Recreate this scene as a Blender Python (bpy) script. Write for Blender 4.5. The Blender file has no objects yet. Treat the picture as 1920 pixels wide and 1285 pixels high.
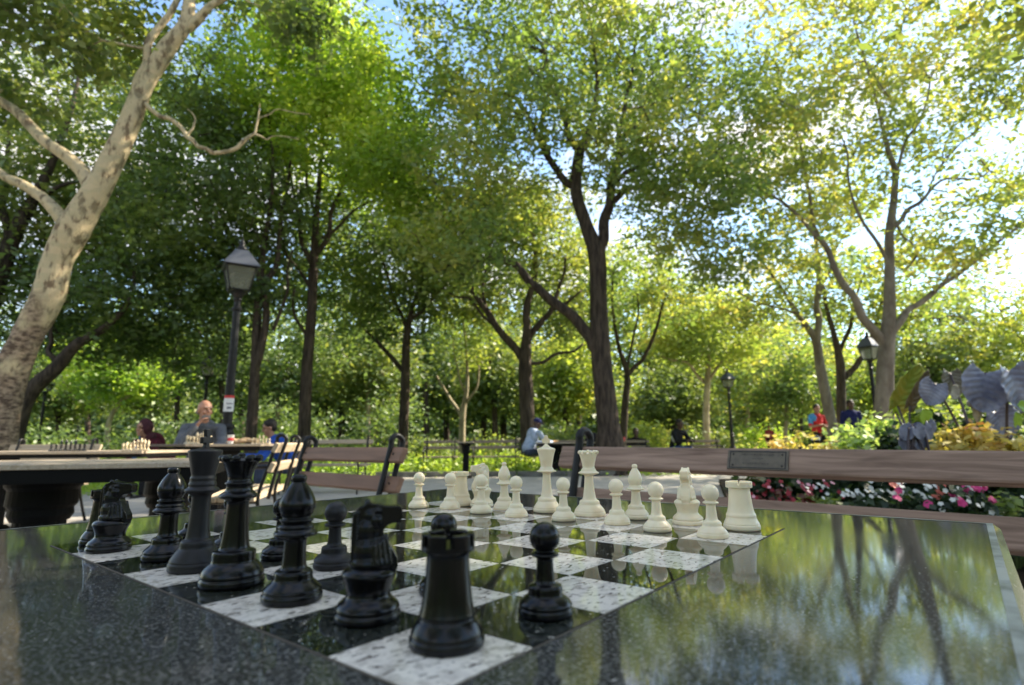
import bpy, bmesh, math, random
import numpy as np
from mathutils import Vector, Matrix, Euler
R = math.radians
scene = bpy.context.scene
col = scene.collection
rng = np.random.default_rng(7)
random.seed(7)

# ------------------------------------------------------------------ camera
F, PITCH, ROLL = 1043.25, 0.17955, -0.00592
TT = 0.760                                   # table top height
CAM = Vector((0, 0, TT + 0.08566))
cr, sr, cp, sp = math.cos(ROLL), math.sin(ROLL), math.cos(PITCH), math.sin(PITCH)
fwd = Vector((0, cp, sp)); up0 = Vector((0, -sp, cp)); ri0 = Vector((1, 0, 0))
ri = ri0 * cr + up0 * sr; up = -ri0 * sr + up0 * cr
cd = bpy.data.cameras.new('camera'); cam = bpy.data.objects.new('camera', cd); col.objects.link(cam)
m = Matrix((ri, up, -fwd)).transposed().to_4x4(); m.translation = CAM
cam.matrix_world = m
cd.sensor_width = 36; cd.lens = F * 36 / 1920; cd.clip_start = 0.01; cd.clip_end = 2000
cd.dof.use_dof = True; cd.dof.focus_distance = 0.58; cd.dof.aperture_fstop = 8
scene.camera = cam
scene.render.resolution_x = 1024; scene.render.resolution_y = 685

def at(px, py, Y):
    d = fwd + ri * ((px - 960) / F) - up * ((py - 642.5) / F)
    return CAM + d * (Y / d.y)

# ------------------------------------------------------------------ world, sun, exposure
SUN_AZ, SUN_EL = R(66), R(42)                # azimuth right of +Y
w = bpy.data.worlds.new('World'); scene.world = w; w.use_nodes = True
nt = w.node_tree; nt.nodes.clear()
def N(nt, t, **k):
    n = nt.nodes.new(t)
    for a, b in k.items(): setattr(n, a, b)
    return n
sky = N(nt, 'ShaderNodeTexSky'); sky.sky_type = 'NISHITA'; sky.sun_disc = False
sky.sun_elevation = SUN_EL; sky.sun_rotation = SUN_AZ; sky.air_density = 1.2; sky.dust_density = 0.25; sky.ozone_density = 2.5
tc = N(nt, 'ShaderNodeTexCoord'); mp = N(nt, 'ShaderNodeMapping'); mp.inputs['Scale'].default_value = (1, 1, 2.2)
nz = N(nt, 'ShaderNodeTexNoise'); nz.inputs['Scale'].default_value = 2.6; nz.inputs['Detail'].default_value = 7; nz.inputs['Roughness'].default_value = .58
rp = N(nt, 'ShaderNodeValToRGB'); rp.color_ramp.elements[0].position = .46; rp.color_ramp.elements[1].position = .62
mx = N(nt, 'ShaderNodeMix', data_type='RGBA'); mx.inputs[7].default_value = (4.5, 4.35, 4.25, 1)
bg = N(nt, 'ShaderNodeBackground'); bg.inputs[1].default_value = 0.085
wo = N(nt, 'ShaderNodeOutputWorld')
L = nt.links.new
L(tc.outputs['Generated'], mp.inputs[0]); L(mp.outputs[0], nz.inputs['Vector']); L(nz.outputs['Fac'], rp.inputs[0])
L(rp.outputs[0], mx.inputs[0]); L(sky.outputs[0], mx.inputs[6]); L(mx.outputs[2], bg.inputs[0]); L(bg.outputs[0], wo.inputs[0])
sd = bpy.data.lights.new('sun', 'SUN'); sd.energy = 3.4; sd.angle = R(.5); sd.color = (1, .90, .72)
so = bpy.data.objects.new('sun', sd); col.objects.link(so)
sv = Vector((math.sin(SUN_AZ) * math.cos(SUN_EL), math.cos(SUN_AZ) * math.cos(SUN_EL), math.sin(SUN_EL)))
so.rotation_euler = sv.to_track_quat('Z', 'Y').to_euler(); so.location = (0, 0, 40)
scene.view_settings.view_transform = 'Standard'; scene.view_settings.look = 'None'
scene.view_settings.exposure = 2.2; scene.view_settings.gamma = 1
scene.cycles.max_bounces = 7; scene.cycles.transparent_max_bounces = 6
scene.cycles.transmission_bounces = 4; scene.cycles.diffuse_bounces = 4

# ------------------------------------------------------------------ materials
MATS = {}
def mat(name, colr=(.5, .5, .5), rough=.6, spec=.5, metal=0, noise=None, bump=None, coat=0, leaf=False, coords='Object'):
    """noise=(scale, colour2, lo, hi[, detail]); bump=(scale, strength, distance)"""
    if name in MATS: return MATS[name]
    mt = bpy.data.materials.new(name); mt.use_nodes = True; t = mt.node_tree; b = t.nodes['Principled BSDF']
    b.inputs['Base Color'].default_value = (*colr, 1); b.inputs['Roughness'].default_value = rough
    b.inputs['Specular IOR Level'].default_value = spec; b.inputs['Metallic'].default_value = metal
    b.inputs['Coat Weight'].default_value = coat; b.inputs['Coat Roughness'].default_value = .08
    c = N(t, 'ShaderNodeTexCoord')
    if noise:
        n = N(t, 'ShaderNodeTexNoise'); n.inputs['Scale'].default_value = noise[0]; n.inputs['Detail'].default_value = noise[4] if len(noise) > 4 else 5
        r = N(t, 'ShaderNodeMapRange'); r.inputs['From Min'].default_value = noise[2]; r.inputs['From Max'].default_value = noise[3]
        x = N(t, 'ShaderNodeMix', data_type='RGBA'); x.inputs[6].default_value = (*colr, 1); x.inputs[7].default_value = (*noise[1], 1)
        t.links.new(c.outputs[coords], n.inputs['Vector']); t.links.new(n.outputs['Fac'], r.inputs['Value']); t.links.new(r.outputs[0], x.inputs[0]); t.links.new(x.outputs[2], b.inputs['Base Color'])
    if bump:
        n = N(t, 'ShaderNodeTexNoise'); n.inputs['Scale'].default_value = bump[0]; n.inputs['Detail'].default_value = 4
        u = N(t, 'ShaderNodeBump'); u.inputs['Strength'].default_value = bump[1]; u.inputs['Distance'].default_value = bump[2]
        t.links.new(c.outputs[coords], n.inputs['Vector']); t.links.new(n.outputs['Fac'], u.inputs['Height']); t.links.new(u.outputs[0], b.inputs['Normal'])
    MATS[name] = mt; return mt

def leafmat(name, cols, scale=.5, trans=.5, rough=.5):
    """per-leaf random colour, drifting over the crown; diffuse + translucent + a little gloss"""
    if name in MATS: return MATS[name]
    mt = bpy.data.materials.new(name); mt.use_nodes = True; t = mt.node_tree; t.nodes.clear()
    o = N(t, 'ShaderNodeOutputMaterial'); g = N(t, 'ShaderNodeNewGeometry'); c = N(t, 'ShaderNodeTexCoord')
    n = N(t, 'ShaderNodeTexNoise'); n.inputs['Scale'].default_value = scale; n.inputs['Detail'].default_value = 3
    t.links.new(c.outputs['Object'], n.inputs['Vector'])
    s1 = N(t, 'ShaderNodeMath', operation='MULTIPLY_ADD'); s1.inputs[1].default_value = .55; s1.inputs[2].default_value = -.28
    t.links.new(g.outputs['Random Per Island'], s1.inputs[0])
    s3 = N(t, 'ShaderNodeMapRange'); s3.inputs['From Min'].default_value = .3; s3.inputs['From Max'].default_value = .7
    t.links.new(n.outputs['Fac'], s3.inputs[0])
    s2 = N(t, 'ShaderNodeMath', operation='ADD'); t.links.new(s1.outputs[0], s2.inputs[0]); t.links.new(s3.outputs[0], s2.inputs[1])
    r = N(t, 'ShaderNodeValToRGB'); e = r.color_ramp.elements
    e[0].position = 0; e[0].color = (*cols[0], 1); e[1].position = 1; e[1].color = (*cols[-1], 1)
    for i, cc in enumerate(cols[1:-1]):
        k = e.new((i + 1) / (len(cols) - 1)); k.color = (*cc, 1)
    t.links.new(s2.outputs[0], r.inputs[0])
    d = N(t, 'ShaderNodeBsdfDiffuse'); q = N(t, 'ShaderNodeBsdfTranslucent'); x = N(t, 'ShaderNodeMixShader'); x.inputs[0].default_value = trans
    gl = N(t, 'ShaderNodeBsdfGlossy'); gl.inputs['Roughness'].default_value = rough; x2 = N(t, 'ShaderNodeMixShader'); x2.inputs[0].default_value = .05
    # transmitted light through a leaf is yellower
    hs = N(t, 'ShaderNodeMix', data_type='RGBA', blend_type='MULTIPLY'); hs.inputs[0].default_value = 1; hs.inputs[7].default_value = (1.45, 1.4, .75, 1)
    t.links.new(r.outputs[0], d.inputs[0]); t.links.new(r.outputs[0], hs.inputs[6]); t.links.new(hs.outputs[2], q.inputs[0])
    t.links.new(d.outputs[0], x.inputs[1]); t.links.new(q.outputs[0], x.inputs[2])
    t.links.new(x.outputs[0], x2.inputs[1]); t.links.new(gl.outputs[0], x2.inputs[2]); t.links.new(x2.outputs[0], o.inputs[0])
    MATS[name] = mt; return mt

def bark(name, c1, c2, patch=3.0, streak=6):
    if name in MATS: return MATS[name]
    mt = mat(name, c1, .85, .2); t = mt.node_tree; b = t.nodes['Principled BSDF']
    c = N(t, 'ShaderNodeTexCoord'); mp = N(t, 'ShaderNodeMapping'); mp.inputs['Scale'].default_value = (streak, streak, streak / (2.5 if 'plane' in name or 'pale' in name else 6))
    v = N(t, 'ShaderNodeTexNoise'); v.inputs['Scale'].default_value = patch / 3; v.inputs['Detail'].default_value = 6; v.inputs['Roughness'].default_value = .62
    r = N(t, 'ShaderNodeValToRGB'); e = r.color_ramp.elements
    e[0].position = .38; e[0].color = (*c2, 1); e[1].position = .62; e[1].color = (*c1, 1)
    k = e.new(.5); k.color = tuple(.5 * (a + d) for a, d in zip(c1, c2)) + (1,)
    u = N(t, 'ShaderNodeBump'); u.inputs['Strength'].default_value = .9; u.inputs['Distance'].default_value = .05
    t.links.new(c.outputs['Object'], mp.inputs[0]); t.links.new(mp.outputs[0], v.inputs['Vector']); t.links.new(v.outputs['Fac'], r.inputs[0])
    t.links.new(r.outputs[0], b.inputs['Base Color']); t.links.new(v.outputs['Fac'], u.inputs['Height']); t.links.new(u.outputs[0], b.inputs['Normal'])
    return mt

def granite(name, base, fleck, fleck2, rough, scale=260, thr=(.52, .62), stretch=None, spec=.5, coat=0):
    """polished stone: fine crystals of two colours over a base; worn patches in the polish"""
    if name in MATS: return MATS[name]
    mt = mat(name, base, rough, spec, coat=coat); t = mt.node_tree; b = t.nodes['Principled BSDF']
    c = N(t, 'ShaderNodeTexCoord'); mp = N(t, 'ShaderNodeMapping')
    if stretch: mp.inputs['Scale'].default_value = stretch
    t.links.new(c.outputs['Object'], mp.inputs[0])
    prev = None
    for i, (fc, sc) in enumerate(((fleck, scale), (fleck2, scale * 2.3))):
        n = N(t, 'ShaderNodeTexNoise'); n.inputs['Scale'].default_value = sc; n.inputs['Detail'].default_value = 3; n.inputs['Roughness'].default_value = .6
        r = N(t, 'ShaderNodeMapRange'); r.inputs['From Min'].default_value = thr[0]; r.inputs['From Max'].default_value = thr[1]
        x = N(t, 'ShaderNodeMix', data_type='RGBA'); x.inputs[7].default_value = (*fc, 1)
        if prev is None: x.inputs[6].default_value = (*base, 1)
        else: t.links.new(prev, x.inputs[6])
        t.links.new(mp.outputs[0], n.inputs['Vector']); t.links.new(n.outputs['Fac'], r.inputs[0]); t.links.new(r.outputs[0], x.inputs[0]); prev = x.outputs[2]
    t.links.new(prev, b.inputs['Base Color'])
    n = N(t, 'ShaderNodeTexNoise'); n.inputs['Scale'].default_value = 9; n.inputs['Detail'].default_value = 6
    r = N(t, 'ShaderNodeMapRange'); r.inputs['From Min'].default_value = .35; r.inputs['From Max'].default_value = .7; r.inputs['To Min'].default_value = rough * .6; r.inputs['To Max'].default_value = rough * 1.8
    t.links.new(c.outputs['Object'], n.inputs['Vector']); t.links.new(n.outputs['Fac'], r.inputs[0]); t.links.new(r.outputs[0], b.inputs['Roughness'])
    return mt

def wood(name, c1, c2, rough=.6, sc=(3, 60, 60)):
    if name in MATS: return MATS[name]
    mt = mat(name, c1, rough, .35); t = mt.node_tree; b = t.nodes['Principled BSDF']
    c = N(t, 'ShaderNodeTexCoord'); mp = N(t, 'ShaderNodeMapping'); mp.inputs['Scale'].default_value = sc
    n = N(t, 'ShaderNodeTexNoise'); n.inputs['Scale'].default_value = 1.0; n.inputs['Detail'].default_value = 6; n.inputs['Distortion'].default_value = .8
    r = N(t, 'ShaderNodeMapRange'); r.inputs['From Min'].default_value = .3; r.inputs['From Max'].default_value = .7
    x = N(t, 'ShaderNodeMix', data_type='RGBA'); x.inputs[6].default_value = (*c1, 1); x.inputs[7].default_value = (*c2, 1)
    u = N(t, 'ShaderNodeBump'); u.inputs['Strength'].default_value = .25; u.inputs['Distance'].default_value = .002
    t.links.new(c.outputs['Object'], mp.inputs[0]); t.links.new(mp.outputs[0], n.inputs['Vector']); t.links.new(n.outputs['Fac'], r.inputs[0]); t.links.new(r.outputs[0], x.inputs[0]); t.links.new(x.outputs[2], b.inputs['Base Color'])
    t.links.new(n.outputs['Fac'], u.inputs['Height']); t.links.new(u.outputs[0], b.inputs['Normal'])
    return mt

# ------------------------------------------------------------------ mesh helpers
class MB:
    def __init__(s): s.v = []; s.f = []; s.mi = []
    def add(s, vs, fs, mi=0):
        o = len(s.v); s.v += [tuple(p) for p in vs]; s.f += [tuple(i + o for i in f) for f in fs]; s.mi += [mi] * len(fs)
    def box(s, c, size, M=None, mi=0):
        x, y, z = [k / 2 for k in size]; vs = [Vector((a * x, b * y, d * z)) for d in (-1, 1) for b in (-1, 1) for a in (-1, 1)]
        if M is not None: vs = [M @ q for q in vs]
        vs = [q + Vector(c) for q in vs]
        s.add(vs, [(0, 2, 3, 1), (4, 5, 7, 6), (0, 1, 5, 4), (2, 6, 7, 3), (0, 4, 6, 2), (1, 3, 7, 5)], mi)
    def lathe(s, prof, n=40, c=(0, 0, 0), mi=0, sq=None):
        """prof [(r,z)...] bottom to top; sq = list of per-angle radius factors"""
        c = Vector(c); vs = []; fs = []
        for r, z in prof:
            for k in range(n):
                a = 2 * math.pi * k / n; q = 1 if sq is None else sq(a)
                vs.append(c + Vector((r * q * math.cos(a), r * q * math.sin(a), z)))
        for j in range(len(prof) - 1):
            for k in range(n):
                k2 = (k + 1) % n; fs.append((j * n + k, j * n + k2, (j + 1) * n + k2, (j + 1) * n + k))
        fs.append(tuple(range(n))[::-1]); fs.append(tuple((len(prof) - 1) * n + k for k in range(n)))
        s.add(vs, fs, mi)
    def tube(s, pts, rad, n=8, smooth=0, mi=0, jitter=0):
        pts = [Vector(p) for p in pts]; rad = list(rad) if hasattr(rad, '__len__') else [rad] * len(pts)
        if smooth:
            P = []; Q = []
            for i in range(len(pts) - 1):
                p0 = pts[max(i - 1, 0)]; p1 = pts[i]; p2 = pts[i + 1]; p3 = pts[min(i + 2, len(pts) - 1)]
                for k in range(smooth):
                    t = k / smooth
                    P.append(.5 * ((2 * p1) + (p2 - p0) * t + (2 * p0 - 5 * p1 + 4 * p2 - p3) * t * t + (-p0 + 3 * p1 - 3 * p2 + p3) * t ** 3))
                    Q.append(rad[i] * (1 - t) + rad[i + 1] * t)
            P.append(pts[-1]); Q.append(rad[-1]); pts, rad = P, Q
        vs = []; fs = []; prev = None
        for i, p in enumerate(pts):
            d = (pts[min(i + 1, len(pts) - 1)] - pts[max(i - 1, 0)]).normalized()
            if prev is None:
                prev = d.orthogonal().normalized()
            u = (prev - d * prev.dot(d)); u = u.normalized() if u.length > 1e-6 else d.orthogonal().normalized(); prev = u; v = d.cross(u)
            for k in range(n):
                a = 2 * math.pi * k / n; r = rad[i] * (1 + (random.uniform(-jitter, jitter) if jitter else 0))
                vs.append(p + (u * math.cos(a) + v * math.sin(a)) * r)
        for i in range(len(pts) - 1):
            for k in range(n):
                k2 = (k + 1) % n; fs.append((i * n + k, i * n + k2, (i + 1) * n + k2, (i + 1) * n + k))
        fs.append(tuple(range(n))[::-1]); fs.append(tuple((len(pts) - 1) * n + k for k in range(n)))
        s.add(vs, fs, mi); return pts
    def ell(s, c, r, M=None, n=12, m_=8, mi=0):
        c = Vector(c); r = r if hasattr(r, '__len__') else (r, r, r); vs = []
        for j in range(1, m_):
            t = math.pi * j / m_
            for k in range(n):
                a = 2 * math.pi * k / n; q = Vector((r[0] * math.sin(t) * math.cos(a), r[1] * math.sin(t) * math.sin(a), -r[2] * math.cos(t)))
                vs.append(c + (M @ q if M is not None else q))
        q = Vector((0, 0, r[2])); q = M @ q if M is not None else q
        vs += [c - q, c + q]; b = (m_ - 1) * n; fs = []
        for j in range(m_ - 2):
            for k in range(n):
                k2 = (k + 1) % n; fs.append((j * n + k, j * n + k2, (j + 1) * n + k2, (j + 1) * n + k))
        for k in range(n):
            k2 = (k + 1) % n; fs.append((b, k2, k)); fs.append((b + 1, (m_ - 2) * n + k, (m_ - 2) * n + k2))
        s.add(vs, fs, mi)
    def cap(s, p, q, r1, r2=None, n=10):          # tapered capsule
        r2 = r1 if r2 is None else r2; p = Vector(p); q = Vector(q)
        s.tube([p, q], [r1, r2], n); s.ell(p, r1 * 1.0, n=n, m_=6); s.ell(q, r2 * 1.0, n=n, m_=6)
    def mesh(s, name, mats, smooth=False):
        me = bpy.data.meshes.new(name); me.from_pydata(s.v, [], s.f)
        for k in (mats if isinstance(mats, (list, tuple)) else [mats]): me.materials.append(k)
        if any(s.mi): me.polygons.foreach_set('material_index', s.mi)
        if smooth: me.polygons.foreach_set('use_smooth', [True] * len(me.polygons))
        me.update(); return me
    def build(s, name, mats, parent=None, smooth=False, bevel=0, auto=None):
        o = bpy.data.objects.new(name, s.mesh(name, mats, smooth)); col.objects.link(o)
        if parent: o.parent = parent
        if bevel:
            b = o.modifiers.new('bevel', 'BEVEL'); b.width = bevel; b.segments = 2; b.limit_method = 'ANGLE'; b.angle_limit = R(40)
        if auto is not None:
            try:
                o.data.set_sharp_from_angle(angle=R(auto))
            except Exception: pass
        return o

def bake_remesh(name, mb, voxel, mats, parent=None, smooth=4, factor=.5):
    """fuse overlapping closed shapes into one continuous surface"""
    o = mb.build(name, mats)
    r = o.modifiers.new('r', 'REMESH'); r.mode = 'VOXEL'; r.voxel_size = voxel; r.use_smooth_shade = True
    if smooth:
        k = o.modifiers.new('s', 'SMOOTH'); k.factor = factor; k.iterations = smooth
    dg = bpy.context.evaluated_depsgraph_get(); dg.update()
    me = bpy.data.meshes.new_from_object(o.evaluated_get(dg)); o.modifiers.clear(); old = o.data; o.data = me; bpy.data.meshes.remove(old)
    me.name = name; me.materials.clear(); me.materials.append(mats)
    if parent: o.parent = parent
    return o

def tag(o, label=None, cat=None, group=None, kind=None):
    if label: o['label'] = label
    if cat: o['category'] = cat
    if group: o['group'] = group
    if kind: o['kind'] = kind
    return o
def empty(name, loc, rz=0, label=None, cat=None, group=None):
    o = bpy.data.objects.new(name, None); col.objects.link(o); o.location = loc; o.rotation_euler = (0, 0, rz); o.empty_display_size = .1
    return tag(o, label, cat, group)
def copy_tree(o, parent=None):
    c = o.copy(); col.objects.link(c); c.parent = parent
    for ch in list(o.children): copy_tree(ch, c)
    return c
def gz(Y):                                       # the park slopes up very gently away from the table
    Y = max(Y, 0); return .105 * (1 - math.exp(-Y / 4.0)) + .002 * Y

# ------------------------------------------------------------------ ground and paths
def sheet(name, poly, dz, m_, res=None):
    mb = MB(); mb.add([(x, y, gz(y) + dz) for x, y in poly], [tuple(range(len(poly)))])
    return mb.build(name, m_)
def strip(name, xl, xr, y0, y1, n, dz, m_):
    vs = []; fs = []
    for i in range(n + 1):
        y = y0 + (y1 - y0) * (i / n) ** 2 if y0 >= 0 else y0 + (y1 - y0) * i / n
        for k in range(2): vs.append(((xl(y), xr(y))[k], y, gz(y) + dz))
    for i in range(n): fs.append((2 * i, 2 * i + 1, 2 * i + 3, 2 * i + 2))
    mb = MB(); mb.add(vs, fs); o = mb.build(name, m_); return tag(o, kind='structure')
soil = mat('soil_and_grass', (.05, .055, .022), .95, .1, noise=(1.3, (.035, .075, .015), .4, .6), bump=(20, .6, .03))
pave = mat('grey_asphalt_tiles', (.46, .42, .37), .9, .2, noise=(3.0, (.36, .33, .29), .35, .65, 8), bump=(60, .3, .004))
strip('ground', lambda y: -400, lambda y: 400, -300, 0, 4, -.006, soil)
g2 = strip('ground', lambda y: -400, lambda y: 400, 0, 600, 60, -.006, soil)
strip('plaza_path', lambda y: -14, lambda y: 14, -12, 0, 4, 0, mat('darkened_paving', (.10, .095, .09), .9, .2, noise=(3.0, (.08, .075, .07), .35, .65, 8)))  # unseen paving behind the camera, darkened to dim reflections in the black pieces
strip('plaza_path', lambda y: -14 + max(0, y - 7) * 1.2, lambda y: 16, 0, 12.6, 30, 0, pave)
strip('far_path', lambda y: 2.4 + (y - 12.6) * .38, lambda y: 7 + (y - 12.6) * .46, 12.605, 60, 12, .001, pave)
# stone kerb between the plaza and the planted ground
stone = mat('kerb_stone', (.2, .19, .17), .9, .2, noise=(5, (.1, .1, .09), .4, .6))
kb = MB()
for i in range(9):
    x0 = -7.6 + i * 1.1; kb.box((x0 + .54, 12.68, gz(12.7) + .055), (1.08, .14, .12))
tag(kb.build('kerb', stone, bevel=.01), 'low stone kerb along the far side of the plaza in front of the ivy', 'kerb', kind='structure')

# ------------------------------------------------------------------ foreground chess table
S = .06; BX, BY, BT = -.02936, .20842, .89299
kd = Vector((math.cos(BT), math.sin(BT), 0)); ud = Vector((-math.sin(BT), math.cos(BT), 0))
def bp(u, k, z=0): return Vector((BX, BY, TT + z)) + kd * (S * k) + ud * (S * u)
tc0 = bp(4, 4); tc0.z = 0
tbl = empty('chess_table', tc0, BT, 'dark polished granite chess table in the foreground with the inlaid board and big pieces', 'table')
dark_g = granite('dark_granite', (.034, .035, .032), (.125, .125, .115), (.22, .215, .20), .055, scale=250, thr=(.52, .66), spec=.45)
blk_g = granite('black_granite', (.009, .011, .009), (.04, .045, .036), (.09, .095, .082), .035, scale=230, thr=(.52, .68), spec=.55)
wht_g = granite('white_granite', (.82, .75, .67), (.62, .56, .50), (.50, .45, .39), .05, scale=70, thr=(.52, .64), spec=.45)
# dark mineral flecks, long and thin, in the white stone
t_ = wht_g.node_tree; b_ = t_.nodes['Principled BSDF']; prev = b_.inputs['Base Color'].links[0].from_socket
c_ = N(t_, 'ShaderNodeTexCoord'); m_ = N(t_, 'ShaderNodeMapping'); m_.inputs['Scale'].default_value = (130, 300, 100); m_.inputs['Rotation'].default_value = (0, 0, .5)
n_ = N(t_, 'ShaderNodeTexNoise'); n_.inputs['Scale'].default_value = 1; n_.inputs['Detail'].default_value = 2
r_ = N(t_, 'ShaderNodeMapRange'); r_.inputs['From Min'].default_value = .60; r_.inputs['From Max'].default_value = .65
x_ = N(t_, 'ShaderNodeMix', data_type='RGBA'); x_.inputs[7].default_value = (.15, .13, .115, 1)
t_.links.new(c_.outputs['Object'], m_.inputs[0]); t_.links.new(m_.outputs[0], n_.inputs[0]); t_.links.new(n_.outputs['Fac'], r_.inputs[0]); t_.links.new(r_.outputs[0], x_.inputs[0]); t_.links.new(prev, x_.inputs[6]); t_.links.new(x_.outputs[2], b_.inputs['Base Color'])
for gm, amt in ((dark_g, 1), (blk_g, .6)):
    t_ = gm.node_tree; b_ = t_.nodes['Principled BSDF']; prev = b_.inputs['Base Color'].links[0].from_socket; c_ = N(t_, 'ShaderNodeTexCoord')
    for rot, sc_, lo, col_ in ((.5, (5, 420, 50), .70, .20), (-.9, (6, 380, 50), .715, .18), (1.3, (7, 500, 50), .72, .16)):
        m_ = N(t_, 'ShaderNodeMapping'); m_.inputs['Rotation'].default_value = (0, 0, rot); m_.inputs['Scale'].default_value = sc_
        n_ = N(t_, 'ShaderNodeTexNoise'); n_.inputs['Scale'].default_value = 1; n_.inputs['Detail'].default_value = 1.5
        r_ = N(t_, 'ShaderNodeMapRange'); r_.inputs['From Min'].default_value = lo; r_.inputs['From Max'].default_value = lo + .05; r_.inputs['To Max'].default_value = .7 * amt
        x_ = N(t_, 'ShaderNodeMix', data_type='RGBA'); x_.inputs[7].default_value = (col_, col_, col_ * .95, 1)
        t_.links.new(c_.outputs['Object'], m_.inputs[0]); t_.links.new(m_.outputs[0], n_.inputs[0]); t_.links.new(n_.outputs['Fac'], r_.inputs[0]); t_.links.new(r_.outputs[0], x_.inputs[0]); t_.links.new(prev, x_.inputs[6]); prev = x_.outputs[2]
    n_ = N(t_, 'ShaderNodeTexNoise'); n_.inputs['Scale'].default_value = 420; n_.inputs['Detail'].default_value = 0
    r_ = N(t_, 'ShaderNodeMapRange'); r_.inputs['From Min'].default_value = .80; r_.inputs['From Max'].default_value = .84
    x_ = N(t_, 'ShaderNodeMix', data_type='RGBA'); x_.inputs[7].default_value = (.5, .47, .42, 1)
    t_.links.new(c_.outputs['Object'], n_.inputs[0]); t_.links.new(n_.outputs['Fac'], r_.inputs[0]); t_.links.new(r_.outputs[0], x_.inputs[0]); t_.links.new(prev, x_.inputs[6]); t_.links.new(x_.outputs[2], b_.inputs['Base Color'])
HT = 6.83 * S
mb = MB(); ch = .006                              # slab with a chamfered upper edge
def ring(h, z): return [(-h, -h, z), (h, -h, z), (h, h, z), (-h, h, z)]
mb.add(ring(HT - .004, TT - .05) + ring(HT, TT - .046) + ring(HT, TT - ch) + ring(HT - ch, TT), [(3, 2, 1, 0), (12, 13, 14, 15)] + [(j * 4 + k, j * 4 + (k + 1) % 4, j * 4 + 4 + (k + 1) % 4, j * 4 + 4 + k) for j in range(3) for k in range(4)])
mb.build('tabletop', dark_g, tbl)
edge = mat('pale_stone_edge', (.27, .27, .26), .35, .5, noise=(40, (.06, .06, .055), .4, .6))
mb = MB(); h0, h1 = HT - ch * 1.9, HT - ch        # pale band just inside the edge, painted for the bevel's reflection
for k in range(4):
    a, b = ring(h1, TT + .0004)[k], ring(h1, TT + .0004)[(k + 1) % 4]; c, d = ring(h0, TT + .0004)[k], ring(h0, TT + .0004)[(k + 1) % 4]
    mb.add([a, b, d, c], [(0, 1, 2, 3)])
mb.build('pale_edge_band', edge, tbl)
bd = MB(); wd = MB(); G = .0004
for u in range(8):
    for k in range(8):
        cx, cy = (k - 3.5) * S, (u - 3.5) * S; lt = (u + k) % 2 == 0; q = bd if not lt else wd
        q.box((cx, cy, TT + .0003), (S - 2 * G, S - 2 * G, .0006))
board = wd.build('chess_board', wht_g, tbl)
bd.build('dark_squares', blk_g, board)
gr = MB(); grout = mat('grout', (.10, .085, .07), .8, .2)
for i in range(9):
    for ax in (0, 1):
        c = [(i - 4) * S, 0, TT + .0002] if ax == 0 else [0, (i - 4) * S, TT + .0001]
        if i in (0, 8): gr.box(c, (.0016, 8 * S + .0016, .0003) if ax == 0 else (8 * S - .001, .0016, .0003))
gr.build('board_border', grout, board)
iron = mat('black_iron', (.006, .006, .0065), .45, .3, noise=(30, (.012, .011, .011), .4, .6), bump=(90, .15, .002))
mb = MB(); oct_ = lambda z0: None
mb.lathe([(.26, 0), (.26, .05), (.2, .08), (.15, .12), (.14, .2), (.14, .56), (.17, .62), (.2, .66), (.24, .69), (.24, .708)], 16)
mb.build('pedestal', iron, tbl, smooth=False)

# ------------------------------------------------------------------ chess pieces
white_p = mat('ivory_plastic', (.86, .74, .52), .38, .45, noise=(38, (.74, .58, .35), .52, .75, 6))
black_p = mat('black_plastic', (.002, .002, .0022), .22, .30, noise=(60, (.005, .0046, .005), .45, .7))
for mm in (white_p,):
    b_ = mm.node_tree.nodes['Principled BSDF']; b_.inputs['Subsurface Weight'].default_value = .25; b_.inputs['Subsurface Radius'].default_value = (.01, .006, .003); b_.inputs['Subsurface Scale'].default_value = .4
dull_black = mat('matt_black_plastic', (.012, .011, .012), .42, .3, noise=(60, (.02, .018, .019), .45, .7), bump=(300, .08, .001))
def smoothprof(p, n=3):
    """round the profile: small chaikin cut on mm profile"""
    for _ in range(n - 1):
        q = [p[0]]
        for a, b in zip(p[:-1], p[1:]):
            q += [(a[0] * .78 + b[0] * .22, a[1] * .78 + b[1] * .22), (a[0] * .22 + b[0] * .78, a[1] * .22 + b[1] * .78)]
        q.append(p[-1]); p = q
    return [(r / 1000, z / 1000) for r, z in p]
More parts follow.
